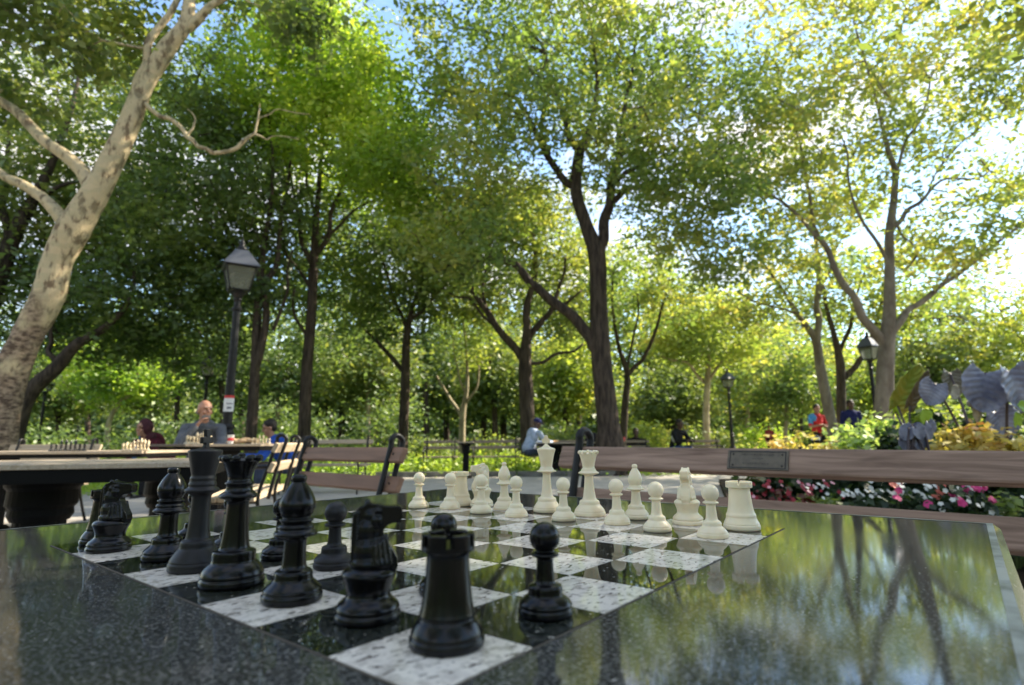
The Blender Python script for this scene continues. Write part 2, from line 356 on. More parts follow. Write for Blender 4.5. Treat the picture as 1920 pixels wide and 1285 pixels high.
PF = {
 'wking': [(16.5, 0), (17.6, 1), (17.6, 4), (16.8, 5), (16.9, 6), (14.5, 9.5), (12.7, 12), (11.8, 13), (11.7, 16), (10.8, 17.5), (8.3, 18.5), (6.9, 22), (5.9, 30), (5.3, 40), (4.9, 47), (5.6, 48), (12.4, 49.3), (12.4, 50.6), (9, 52), (8.8, 53.5), (7.3, 55), (7.6, 58), (9.2, 68), (11.6, 76), (11.9, 77.5), (10.5, 78.6), (6, 80), (3, 82.5), (2.2, 84), (.5, 84.4)],
 'wqueen': [(17.6, 0), (18.6, 1), (18.6, 4), (17.8, 5), (17.9, 6), (15.5, 9.5), (13.2, 12), (12.2, 13), (12, 16), (11.2, 17.5), (8.6, 18.5), (7.4, 22), (6.3, 30), (5.4, 40), (5.1, 46), (5.8, 47), (12.5, 48.8), (12.5, 50), (9, 52), (8.6, 54), (7.1, 55.5), (7.4, 59), (9.2, 67), (10.7, 71), (10.9, 72.6), (9.4, 72.5), (7.5, 71.5), (6.5, 72.2), (4, 73.4), (2.2, 74), (2.4, 75.6), (1.4, 76.8), (.3, 77)],
 'wbishop': [(13.2, 0), (14.2, 1), (14.3, 3.6), (13.5, 4.6), (13.6, 5.6), (11.6, 8.5), (9.8, 10.5), (9.4, 11), (9.4, 14), (8.4, 15), (6.6, 16), (5.6, 20), (4.9, 28), (4.6, 30), (5.2, 31), (10.2, 32.2), (10.2, 33.6), (7.5, 34.6), (7.4, 36), (6, 37), (7.4, 39.5), (8.2, 43), (7.6, 47), (5.6, 51.5), (3.4, 55), (2.6, 56.3), (3.3, 57.4), (3.2, 59.4), (1.8, 60.6), (.3, 60.8)],
 'wpawn': [(13.0, 0), (13.8, 1), (13.8, 3.4), (13.1, 4.3), (13.2, 5), (11.2, 7.6), (9, 9.6), (8.4, 10.2), (8.2, 13), (7.4, 14.2), (5.6, 15), (4.9, 18), (4.3, 26), (4.1, 28.2), (4.8, 29), (7.1, 29.8), (7.1, 31), (5, 31.9), (4.7, 32.6), (6.4, 33.8), (7.5, 36.5), (7.9, 39), (7.4, 41.8), (6, 44.3), (3.6, 46.1), (1.2, 46.8), (.2, 46.9)],
 'wrook': [(16.4, 0), (17.4, 1), (17.4, 4.4), (16.6, 5.2), (16.7, 6), (14.8, 9.5), (13.9, 12), (14.2, 13.2), (13.8, 14.8), (12.7, 16.5), (11.4, 23), (10.5, 32), (10.0, 39.5), (10.6, 40.4), (12.5, 41), (12.6, 42), (12.6, 43)],
 'bking': [(16.2, 0), (17.2, 1), (17.2, 5), (16.3, 6), (16.5, 7), (14.5, 10.5), (12, 14), (10.9, 15), (10.8, 18.5), (10, 20), (8, 20.6), (7.3, 24), (6.4, 34), (6.1, 48), (6.6, 50.5), (11, 52.6), (11.2, 54.2), (8.6, 56), (9.2, 57.5), (8.2, 60), (8.6, 62), (7.6, 63.5), (8.2, 66), (9.6, 73), (11.2, 80), (11.3, 81), (10, 81.8), (6, 82.2), (3, 83.2), (.4, 83.4)],
 'bqueen': [(17.6, 0), (18.8, 1), (18.8, 4), (17.8, 5.2), (18.4, 6.5), (17, 10), (14.2, 13), (12.6, 14), (12.7, 19), (12.3, 20.6), (9, 21.3), (8.3, 24), (7.2, 34), (6.3, 49), (7, 51.5), (11.4, 53), (11.6, 54.6), (9.2, 56.6), (8.2, 57), (7.6, 60), (8.6, 61.4), (8.6, 62.4), (7, 63.6), (7.3, 67), (9, 72), (10.8, 75.4), (11.2, 76.4), (10, 76.6), (8, 75.6), (6.5, 76.6), (4, 78), (2.2, 78.6), (2.4, 80.2), (1.2, 81.3), (.3, 81.4)],
 'bbishop': [(15.4, 0), (16.2, 1), (16.3, 4), (15.2, 5), (15.6, 6.5), (13.2, 9), (11, 11), (10.4, 12), (10.3, 15), (9.4, 16.4), (7.2, 17), (6.4, 20), (5.9, 33), (6.8, 34.2), (11.7, 35), (11.8, 37), (9.4, 38.6), (10.2, 40), (9.2, 41.5), (7.8, 42), (9.3, 43.2), (9.3, 44.3), (7.4, 45), (9, 47.6), (10.3, 51.5), (9.6, 55), (7.2, 60), (4.6, 63.6), (3.6, 64.8), (4.4, 65.8), (4.3, 68), (2.8, 69.2), (.3, 69.4)],
 'bpawn': [(13.0, 0), (13.9, 1), (13.9, 3.6), (13.0, 4.4), (13.7, 5.6), (12.4, 7.6), (10, 9.6), (8.8, 10.2), (8.7, 14), (8, 15.2), (5.4, 15.8), (4.7, 18), (4.2, 27), (4.4, 28.8), (7.2, 29.6), (7.3, 31), (5.4, 31.8), (4.6, 32.6), (6.3, 34), (7.5, 36.6), (7.9, 39.2), (7.4, 42), (6, 44.6), (3.6, 46.4), (1.2, 47.1), (.2, 47.2)],
 'brook': [(15.6, 0), (16.4, 1), (16.4, 4), (15.4, 5), (15.8, 6), (14.6, 9), (13.1, 11.8), (11.9, 13), (12.2, 14.6), (11.8, 16), (10.9, 21), (9.9, 31), (9.4, 41), (9.5, 43.6), (10.4, 44.6), (11.7, 45.2), (11.8, 46.6), (11.8, 47.4)],
 'knight_base': [(15.4, 0), (16.2, 1), (16.2, 3.4), (15.0, 4.4), (15.8, 5.6), (14.6, 8), (11.6, 10.4), (10.6, 12), (10.8, 15), (12.2, 19), (13.4, 21.4), (13.4, 22.6), (12, 24.4), (9, 26), (1, 26.4)],
}
P_EXT = 3
def lath(name, key, M_, parent, n=44):
    mb = MB(); mb.lathe(smoothprof(PF[key], 3), n); o = mb.build(name, M_, parent, smooth=True, auto=50); return o
proto = {}
def piece(kind, key, M_, side):
    """returns an Empty with parts; side 'w'/'b'"""
    r = empty(kind, (0, 0, -50))
    if kind == 'king':
        lath('body', key, M_, r); z0 = .0835 if side == 'w' else .0828
        mb = MB()
        if side == 'w':
            outline = [(-1.6, 0), (-1.9, 1.6), (-5.0, 2.2), (-5.4, 6.6), (-2.8, 7.4), (-2.4, 9.6), (-1.4, 11.6), (1.4, 11.6), (2.4, 9.6), (2.8, 7.4), (5.4, 6.6), (5.0, 2.2), (1.9, 1.6), (1.6, 0)]
        else:
            outline = [(-2.2, 0), (-1.6, 3.5), (-4.6, 3.2), (-5.0, 8.0), (-1.8, 8.0), (-2.6, 13.6), (2.6, 13.6), (1.8, 8.0), (5.0, 8.0), (4.6, 3.2), (1.6, 3.5), (2.2, 0)]
        n = len(outline); th = 1.6
        mb.add([(x / 1000, -th / 1000, z0 + z / 1000) for x, z in outline] + [(x / 1000, th / 1000, z0 + z / 1000) for x, z in outline], [tuple(range(n)), tuple(range(2 * n - 1, n - 1, -1))] + [(k, k + n, (k + 1) % n + n, (k + 1) % n) for k in range(n)])
        mb.build('cross', M_, r, bevel=.0006)
    elif kind == 'queen':
        lath('body', key, M_, r); mb = MB(); zt, rr = (.0726, .0103) if side == 'w' else (.0765, .0108)
        for k in range(9):
            a = 2 * math.pi * k / 9; mb.ell((rr * math.cos(a), rr * math.sin(a), zt + .0012), (.0026, .0026, .0025), n=10, m_=6)
        mb.build('coronet', M_, r, smooth=True)
    elif kind == 'rook':
        lath('body', key, M_, r); mb = MB()
        z0, z1, ro, rin = (.043, .0462, .0126, .0098) if side == 'w' else (.0474, .0532, .0118, .0084)
        mb.lathe([(ro * .98, z0 - .003), (ro, z0 - .002), (ro, z0), (rin, z0), (rin, z0 - .003)], 48)
        for k in range(6):
            a0 = 2 * math.pi * k / 6 + .12; a1 = a0 + 2 * math.pi / 6 - (.10 if side == 'w' else .26); vs = []; fs = []; n = 7
            for i in range(n + 1):
                a = a0 + (a1 - a0) * i / n
                for rr, zz in ((rin, z0 - .0005), (ro, z0 - .0005), (ro, z1), (rin, z1)): vs.append((rr * math.cos(a), rr * math.sin(a), zz))
            for i in range(n):
                for j in range(4): fs.append((4 * i + j, 4 * i + (j + 1) % 4, 4 * i + 4 + (j + 1) % 4, 4 * i + 4 + j))
            fs += [(3, 2, 1, 0), (4 * n, 4 * n + 1, 4 * n + 2, 4 * n + 3)]; mb.add(vs, fs)
        mb.build('battlement', M_, r, bevel=.0006)
    elif kind == 'bishop':
        o = lath('body', key, M_, r, 48)
        # the slit in the mitre
        cut = MB(); zc = .047 if side == 'w' else .0555; rr = .0085 if side == 'w' else .010
        Mx = Euler((0, R(-42), 0)).to_matrix(); cut.box((rr * .95, 0, zc), (rr * 2.3, .03, .0013), Mx)
        co = cut.build('cutter', M_); bo = o.modifiers.new('b', 'BOOLEAN'); bo.operation = 'DIFFERENCE'; bo.object = co; bo.solver = 'EXACT'
        dg = bpy.context.evaluated_depsgraph_get(); dg.update(); me = bpy.data.meshes.new_from_object(o.evaluated_get(dg)); o.modifiers.clear(); o.data = me; bpy.data.objects.remove(co)
    elif kind == 'knight':
        lath('base', 'knight_base', M_, r)
        prof = [(-8.6, 21), (-9.0, 30), (-9.3, 40), (-9.2, 47), (-8.6, 52), (-6, 55.5), (-3.4, 56.2), (-2.6, 57.6), (-.6, 58), (.6, 57), (3, 56.8), (8, 55.6), (14, 55.6), (15.6, 54.2), (15.8, 49.5), (14.6, 47.2), (10.5, 46.8), (8.2, 45.8), (6.3, 43), (7.2, 40), (10.5, 35), (13.6, 29.5), (14.2, 25.5), (12.4, 21)]
        mb = MB(); n = len(prof); th = 4.2
        mb.add([(x / 1000, -th / 1000, z / 1000) for x, z in prof] + [(x / 1000, th / 1000, z / 1000) for x, z in prof], [tuple(range(n)), tuple(range(2 * n - 1, n - 1, -1))] + [(k, k + n, (k + 1) % n + n, (k + 1) % n) for k in range(n)])
        e = lambda c, rr, a=0: mb.ell(Vector(c) / 1000, [q / 1000 for q in rr], Euler((0, R(a), 0)).to_matrix(), 16, 10)
        e((1.5, 0, 27), (11.6, 9.6, 6)); e((0, 0, 33), (9.4, 8.2, 10)); e((-1, 0, 43), (7.6, 6.6, 9)); e((.5, 0, 50.5), (6.6, 5.6, 5.8)); e((9.8, 0, 51.4), (5.8, 3.8, 3.6), 8)
        for s in (-1, 1):
            e((-1.8, 3.1 * s, 56.2), (1.7, 1.3, 2.6)); e((3.4, 4.8 * s, 53.2), (1.5, 1, 1.1)); e((13.4, 3.2 * s, 51), (1.6, 1, 1.2)); e((2.5, 4.4 * s, 48), (3.2, 1.8, 3.6))
            for q in range(4):   # chest folds
                mb.cap(Vector((8 - q * 1.9, (4.4 + q * 1.1) * s, 40 - q)) / 1000, Vector((10.4 - q * 2.6, (5.6 + q * 1.1) * s, 27)) / 1000, .0008, .0012, 8)
        for q in range(17):      # mane ridges across the back of the neck
            z = 27 + q * 1.6
            for s in (-1, 1): mb.cap(Vector((-9.2, 0, z)) / 1000, Vector((-6.2, 5.2 * s, z - .3)) / 1000, .0004, .0004, 6)
        bake_remesh('head', mb, .00045, M_, r, smooth=3)
    else:
        lath('body', key, M_, r)
    return r
for side, M_ in (('w', white_p), ('b', black_p)):
    for kind in ('king', 'queen', 'bishop', 'knight', 'rook', 'pawn'):
        proto[side + kind] = piece(kind, side + kind, M_, side)
used = set()
def put(key, u, k, rz, label, lean=(0, 0), s=1.0, M_=None):
    first = key not in used
    o = proto[key] if first else copy_tree(proto[key]); 
    if first: used.add(key)
    o.location = bp(u, k, .0008 - (0 if lean == (0, 0) else .0)); o.rotation_euler = (lean[0], lean[1], rz); o.scale = (s, s, s)
    kind = key[1:]
    tag(o, label, 'chess ' + kind, 'ivory chess pieces on the foreground board' if key[0] == 'w' else 'black chess pieces on the foreground board')
    if M_:
        for c in o.children:
            if not first: c.data = c.data.copy()
            c.data.materials.clear(); c.data.materials.append(M_)
    return o
K = BT                                           # +x of a piece at rz = BT looks to white's side
put('wrook', .51, 7.44, K + .2, 'ivory rook at the far right corner of the board, yellowed round its rim')
put('wpawn', .62, 6.38, 0, 'ivory pawn standing right in front of the right-hand ivory rook')
put('wknight', 1.45, 7.51, R(-113), 'ivory knight seen edge-on between the right rook and bishop')
put('wpawn', 1.55, 6.46, 0, 'ivory pawn in front of the knight seen edge-on')
put('wbishop', 2.49, 7.61, R(215), 'ivory bishop right of the ivory queen')
put('wpawn', 2.45, 6.77, 0, 'ivory pawn between the queen and the bishop right of her')
put('wqueen', 3.45, 7.5, 0, 'ivory queen with a notched coronet, right of the ivory king')
put('wpawn', 3.48, 6.61, 0, 'ivory pawn between the ivory king and queen')
put('wking', 4.48, 7.49, R(-6), 'tall ivory king with a cross in the middle of its row')
put('wpawn', 4.53, 6.51, 0, 'ivory pawn just left of the ivory king')
put('wbishop', 5.5, 7.31, R(230), 'ivory bishop with a dark slit left of the ivory king')
put('wpawn', 5.49, 6.54, 0, 'ivory pawn hiding the lower part of the left ivory knight')
put('wknight', 6.27, 7.43, R(205), 'ivory knight turned left behind a pawn on the left')
put('wpawn', 6.56, 6.7, 0, 'ivory pawn overlapping the left ivory rook')
put('wrook', 6.85, 7.3, K, 'ivory rook half hidden behind a pawn on the far left')
put('wpawn', 7.29, 6.43, 0, 'ivory pawn standing alone at the far left end of its row')
put('brook', .52, .66, R(40), 'big black rook nearest the viewer on a white square')
put('bknight', 1.47, .68, R(12), 'black knight left of the nearest black rook', s=1.0)
put('bbishop', 2.48, .59, R(20), 'black bishop with a worn mitre between the near knight and the queen')
put('bqueen', 3.54, .53, 0, 'black queen with a jagged coronet on a black square')
put('bking', 4.58, .59, R(72), 'matt black king with its cross turned sideways, behind the black queen', M_=dull_black)
put('bbishop', 5.54, .62, R(10), 'black bishop left of the black king, shinier')
put('bknight', 6.82, .37, R(2), 'black knight with a ribbed mane at the left edge of the board')
put('brook', 7.62, .5, 0, 'black rook almost hidden behind the far left black knight')
put('bpawn', .37, 1.67, 0, 'black pawn standing clear at the right in front of the others')
put('bpawn', 1.55, 1.62, 0, 'black pawn whose round head shows above the nearest rook')
put('bpawn', 2.62, 1.55, 0, 'black pawn mostly hidden behind the near knight, only its base showing')
put('bpawn', 3.4, 1.64, 0, 'matt black pawn between the near bishop and the near knight', M_=dull_black)
put('bpawn', 4.43, 1.55, 0, 'black pawn behind the near bishop, its base showing at the left')
put('bpawn', 5.6, 1.46, 0, 'black pawn hidden behind the black queen')
put('bpawn', 6.95, 1.52, 0, 'black pawn showing between the far bishop and the king')
for k_ in list(proto):
    if k_ not in used: raise Exception(k_)

for k_, f_ in (('brook', .865), ('bpawn', .95), ('bknight', .97), ('bbishop', .985), ('bqueen', .985)):
    for o in proto[k_].children:
        if o.data.users: 
            for v_ in o.data.vertices: v_.co.z *= f_
    for o in list(col.objects):
        if o.parent and o.parent is not proto[k_] and o.type == 'MESH' and o.data.name.startswith('body') and o.data not in [c.data for c in proto[k_].children] and o.parent.get('label', '') and k_[1:] in o.parent.name and 'matt' in o.parent['label']:
            for v_ in o.data.vertices: v_.co.z *= f_
# ------------------------------------------------------------------ park benches
slat_w = wood('weathered_brown_slats', (.38, .25, .185), (.15, .09, .062), .65, (5, 60, 60))
slat_l = wood('sunlit_cream_slats', (.48, .38, .26), (.36, .28, .19), .7, (2.2, 26, 26))  # pale tone puts sunlight into the slat colour; the cream bench shares it
def frame_mb(x, flat=1.0, r=.013):
    mb = MB()
    back = [(x, .16, 0), (x, .06, .22), (x, .0, .43), (x, .055, .66), (x, .10, .83), (x, .105, .868), (x, .13, .885), (x, .158, .872), (x, .165, .84), (x, .125, .70), (x, .07, .44)]
    mb.tube(back, r, 8, 5)
    mb.tube([(x, -.42, 0), (x, -.40, .2), (x, -.40, .41), (x, -.36, .425), (x, 0, .42)], r, 8, 4)
    return mb
def arm_mb(x, r=.012):
    mb = MB(); mb.tube([(x, -.40, .42), (x, -.43, .52), (x, -.38, .62), (x, -.25, .655), (x, .06, .66)], r, 8, 4); return mb
def bench(name, label, n_fr, length, m_slat, loc, ang, group=None, slats=((.796, .070), (.660, .070)), arms=True, over=.09, frames=None):
    """long axis = local x; the sitter faces local -y"""
    r = empty(name, loc, ang, label, 'bench', group)
    b = MB()
    for zc, h in slats:
        yy = .0 + .048 + (zc - .43) * .13 + .012
        b.box((length / 2, yy, zc), (length, .030, h), Euler((R(-23), 0, 0)).to_matrix())
    b.build('backrest', m_slat, r, bevel=.006)
    s = MB()
    for i in range(5): s.box((length / 2, -.37 + i * .083, .446), (length, .068, .032))
    s.build('seat', m_slat, r, bevel=.004)
    for zc, h in slats:
        for x in (frames or (over, length - over)):
            q = MB(); q.ell(Vector((x + .03, .0 + .048 + (zc - .43) * .13 + .012, zc)) + Euler((R(-23), 0, 0)).to_matrix() @ Vector((0, -.016, 0)), (.006, .004, .006), None, 10, 6); q.build('bolt', iron, r, smooth=True)
    xs = frames if frames else [over + (length - 2 * over) * i / (n_fr - 1) for i in range(n_fr)]
    for i, x in enumerate(xs):
        f = frame_mb(x).build('iron_frame', iron, r, smooth=True)
        if arms and (i in (0, len(xs) - 1)): arm_mb(x).build('armrest', iron, f, smooth=True)
    return r
A0 = R(-42); bx = Vector((math.cos(A0), math.sin(A0), 0)); by = Vector((-math.sin(A0), math.cos(A0), 0))
o_ = Vector((.145, 1.89, 0)) - by * .085; o_.z = gz(1.2) * 0
rb = bench('park_bench', 'long brown slatted bench with a metal plaque, behind the board at the right', 3, 2.7, slat_w, o_, A0, frames=(.075, 1.9, 2.62), slats=((.796, .070), (.668, .070)), arms=False)
rb.rotation_euler = (0, R(.5), A0); rb.location.z += .003
pl = MB(); Rm = Euler((R(-23), 0, 0)).to_matrix()
def pt_plaque(s): return Vector((s, .0 + .048 + (.796 - .43) * .13 + .012, .796)) + Rm @ Vector((0, -.0165, 0))
plc = mat('bronze_plaque', (.15, .125, .095), .6, .3, 0, noise=(60, (.12, .10, .078), .4, .6)); plk = mat('dark_lettering', (.02, .017, .015), .6)
ps = .638
pl.box(pt_plaque(ps), (.152, .004, .052), Rm); po = pl.build('plaque', plc, rb, bevel=.001)
q = MB()
for (dx, dz, sx, sz) in [(0, .022, .140, .0022), (0, -.022, .140, .0022), (-.069, 0, .0022, .044), (.069, 0, .0022, .044)]:
    q.box(pt_plaque(ps) + Rm @ Vector((dx, -.0023, dz)), (sx, .001, sz), Rm)
q.build('plaque_border', plk, po)
q = MB(); random.seed(3)
for (zz, x0, x1, h) in [(.014, -.038, .040, .0045), (.003, -.012, .014, .003), (-.010, -.035, .026, .0035)]:
    x = x0
    while x < x1:
        wd_ = random.uniform(.0016, .0036)
        q.box(pt_plaque(ps) + Rm @ Vector((x + wd_ / 2, -.0022, zz)), (wd_ * .35, .0006, h), Rm)
        if random.random() < .6: q.box(pt_plaque(ps) + Rm @ Vector((x + wd_ * .8, -.0022, zz + random.choice((-.4, 0, .4)) * h)), (wd_ * .8, .0006, h * .2), Rm)
        x += wd_ + .0018
q.build('plaque_text', plk, po)
for a in (-1, 1):
    for b in (-1, 1):
        q = MB(); q.ell(pt_plaque(ps) + Rm @ Vector((a * .061, -.002, b * .015)), .0024); q.build('screw', plk, po, smooth=True)
sc = MB()
for x in (.075, 1.9): 
    for zz in (.81, .775): sc.ell((x + .03, .048 + (zz - .43) * .13 - .006, zz), .005)
o_ = Vector((-1.19, 3.13, 0)) - by * .085; o_.z = .0
slat_b = wood('brown_slats', (.28, .155, .10), (.17, .095, .06), .65, (2.2, 26, 26))
bench('park_bench', 'brown slatted bench with curled black iron supports left of the ivory pieces', 2, .93, slat_b, o_, A0, frames=(.05, .84), slats=((.796, .070), (.668, .070)), arms=False)
p = at(550, 800, 5.3); bench('park_bench', 'bench seen nearly end-on with a row of iron hoops, behind the black queen', 3, 1.35, slat_l, (p.x, p.y, .03), R(-78), frames=(.08, .68, 1.27))
p = at(540, 800, 9.0); bench('park_bench', 'pale sunlit bench beyond the brown bench at its left end', 2, 1.35, slat_l, (p.x, p.y, gz(9) - .02), 0)
p = at(8, 800, 5.8); bench('park_bench', 'cream slatted bench at the far left behind the other chess tables', 2, .95, slat_l, (p.x, p.y, gz(5.8) - .06), R(0))
slat_g = wood('greyish_slats', (.28, .22, .16), (.19, .15, .11), .7, (2.2, 26, 26))
for x0, ln, lb in ((793, .84, 'bench left of the black pedestal in front of the ivy'), (882, 1.16, 'bench between the black pedestal and the seated man in light blue')):
    p = at(x0, 830, 13.4); bench('park_bench', lb, 2, ln, slat_g, (p.x, p.y, gz(13.4) - .03), 0)
for x0, ln, Y, lb in ((1152, .95, 15, 'far bench under the hooded person in blue'), (1284, 1.0, 15.5, 'far bench right of the dark figure with a pale bag')):
    p = at(x0, 830, Y); bench('park_bench', lb, 2, ln, slat_g, (p.x, p.y, gz(Y) - .05), 0)
p = at(1010, 830, 14.5); bench('park_bench', 'far bench behind the ivory king, right of the seated man in light blue', 2, 1.25, slat_g, (p.x, p.y, gz(14.5) - .04), 0)

# ------------------------------------------------------------------ other chess tables
tan_top = granite('sunlit_table_top', (.42, .33, .24), (.32, .25, .18), (.5, .42, .33), .38, scale=60)  # tan colour stands in for granite lit by the sun and reflecting
def far_table(label, loc, ang, sx, sy, top=.76, th=.07, pr=.8, peds=((0, 0),)):
    r = empty('chess_table', loc, ang, label, 'table')
    mb = MB(); mb.box((0, 0, top - .012), (sx, sy, .024)); mb.build('tabletop', tan_top, r, bevel=.003)
    mb = MB(); mb.box((0, 0, top - .026 - th / 2), (sx - .02, sy - .02, th)); mb.build('table_frame', mat('black_paint', (.003, .003, .003), .6, .15), r, bevel=.004)
    for a, b in peds:
        mb = MB(); fl = lambda t: 1 - .05 * (math.cos(t * 12) > .3)
        z1 = top - .026 - th
        sp_ = lambda L_: [(r_0 * pr, z_0) for r_0, z_0 in L_]
        mb.lathe(sp_([(.27, 0), (.27, .06), (.21, .1), (.17, .13)]), 32, (a, b, 0))
        mb.lathe(sp_([(.145, .13), (.135, z1 - .2)]), 48, (a, b, 0), sq=fl)
        mb.lathe(sp_([(.15, z1 - .2), (.17, z1 - .17), (.165, z1 - .14), (.185, z1 - .12), (.18, z1 - .05), (.2, z1 - .03), (.2, z1 - .001)]), 32, (a, b, 0))
        mb.build('pedestal', mat('black_paint', (.003, .003, .003), .6, .15), r, smooth=False)
    return r
far_table('long pale-topped chess table on a fluted black pedestal at the left edge', (-2.45, 3.02, 0), R(20), 1.55, 1.05, .765, .062, peds=((0.02, -.1), (.5, .38)))
far_table('second pale-topped chess table carrying black and cream pieces, left', (-4.55, 5.0, .04), R(4), 2.9, .8, .765, .03)
far_table('black chess table in front of the bald man', tuple(at(425, 800, 6.2).xy) + (.093,), R(2), 1.05, .7, .765, .045)
far_table('narrow black pedestal table between the two far benches', tuple(at(874, 800, 12.2).xy) + (gz(12.2),), 0, .34, .34, .765, .03, pr=.5)
tr_table = far_table('black table the man in light blue leans over', tuple(at(1040, 800, 12.9).xy) + (gz(12.9) - .03,), 0, .85, .6, .765, .05)

mini = {}
def mini_piece(tall, M_, nm):
    pr = [(1.6, 0), (1.7, .5), (1.1, 1.1), (.6, 1.8), (.5, 3.2), (1.0, 3.5), (.5, 3.8), (.9, 4.4), (.7, 5.1), (.1, 5.4)] if not tall else [(1.8, 0), (1.9, .6), (1.2, 1.4), (.75, 2.4), (.55, 5), (1.1, 5.4), (.8, 6), (1.15, 8), (.4, 8.6), (.5, 9.4), (.1, 9.6)]
    mb = MB(); mb.lathe([(a / 100, b / 100) for a, b in pr], 14); o = mb.mesh('chess_piece', M_, True); mini[nm] = o
cream = mat('cream_wooden_pieces', (.62, .50, .32), .45, .4)
for nm, M_ in (('c', cream), ('k', black_p)):
    mini_piece(False, M_, nm + 's'); mini_piece(True, M_, nm + 't')
def rowpieces(n, x0, x1, Y, z, c, label, group, tall, dy=.05, sc=1.0):
    random.seed(int(x0))
    for i in range(n):
        px = x0 + (x1 - x0) * (i % (n // 2)) / max(1, n // 2 - 1); Y2 = Y + (i // (n // 2)) * dy
        p = at(px, 830, Y2); t_ = (i % (n // 2)) in tall and i >= n // 2
        o = bpy.data.objects.new('chess_piece', mini[c + ('t' if t_ else 's')]); col.objects.link(o)
        o.location = (p.x + random.uniform(-.004, .004), p.y, z); s = sc * (random.uniform(.9, 1.15) if t_ or i < n // 2 else random.uniform(1.15, 1.4)); o.scale = (s, s, s)
        tag(o, label, 'chess piece', group)
zz = .805
rowpieces(16, 232, 279, 4.75, zz, 'c', 'small cream chess piece in the crowd on the left table', 'cream pieces on the second left table', (3, 4, 5, 6, 7), sc=.95)
rowpieces(16, 98, 160, 4.75, zz, 'k', 'small black chess piece in the row on the left table', 'black pieces on the second left table', (2, 3, 4, 5), sc=.9)
rowpieces(16, 350, 394, 6.0, .858, 'c', 'small cream chess piece in front of the bald man', 'cream pieces before the bald man', (3, 4, 5), sc=1.25)
rowpieces(12, 474, 505, 6.0, .858, 'c', 'small cream chess piece at the right end of the bald man\'s table', 'cream pieces at the right end of the table', (2, 3), sc=.9)
# paper cup, food tray
def cup(px, Y, z, label, sc=1):
    p = at(px, 820, Y); r = empty('paper_cup', (p.x, p.y, z), 0, label, 'cup'); r.scale = (sc,) * 3
    mb = MB(); mb.lathe([(.026, 0), (.028, .01), (.037, .1), (.039, .103), (.035, .101), (.026, .008)], 20); mb.build('cup_body', mat('white_paper', (.75, .74, .72), .6), r, smooth=True)
    mb = MB(); mb.lathe([(.0316, .035), (.0352, .07), (.0353, .071), (.032, .034)], 20); mb.build('red_band', mat('red_print', (.5, .03, .03), .5), r, smooth=True)
cup(433, 5.9, .858, 'white paper cup with a red band beside the lamp post', .9)
mb = MB(); mb.lathe([(.05, 0), (.058, .02), (.066, .11), (.06, .11)], 16); o = mb.build('plastic_cup', mat('red_plastic', (.6, .03, .02), .4), smooth=True); o.location = at(1168, 828, 14.6); tag(o, 'red cup on the far bench back near the hooded person', 'cup')
mb = MB()
for i in range(14): mb.ell((random.uniform(-.16, .16), random.uniform(-.06, .06), .02 + random.uniform(0, .03)), (random.uniform(.03, .06), .03, .02), n=8, m_=5)
o = mb.build('bread_roll_heap', mat('crust', (.45, .31, .17), .7), smooth=True); p = at(458, 826, 6.1); o.location = (p.x, p.y, .858); tag(o, 'heap of pale brown food between the paper cup and cream pieces', 'food')
mb = MB(); mb.box((0, 0, .012), (.5, .25, .024)); o = mb.build('game_box', mat('dark_board', (.10, .085, .07), .6), bevel=.004); p = at(316, 832, 5.9); o.location = (p.x, p.y, .835); tag(o, 'flat dark box lying on the table in front of the maroon coat', 'box')

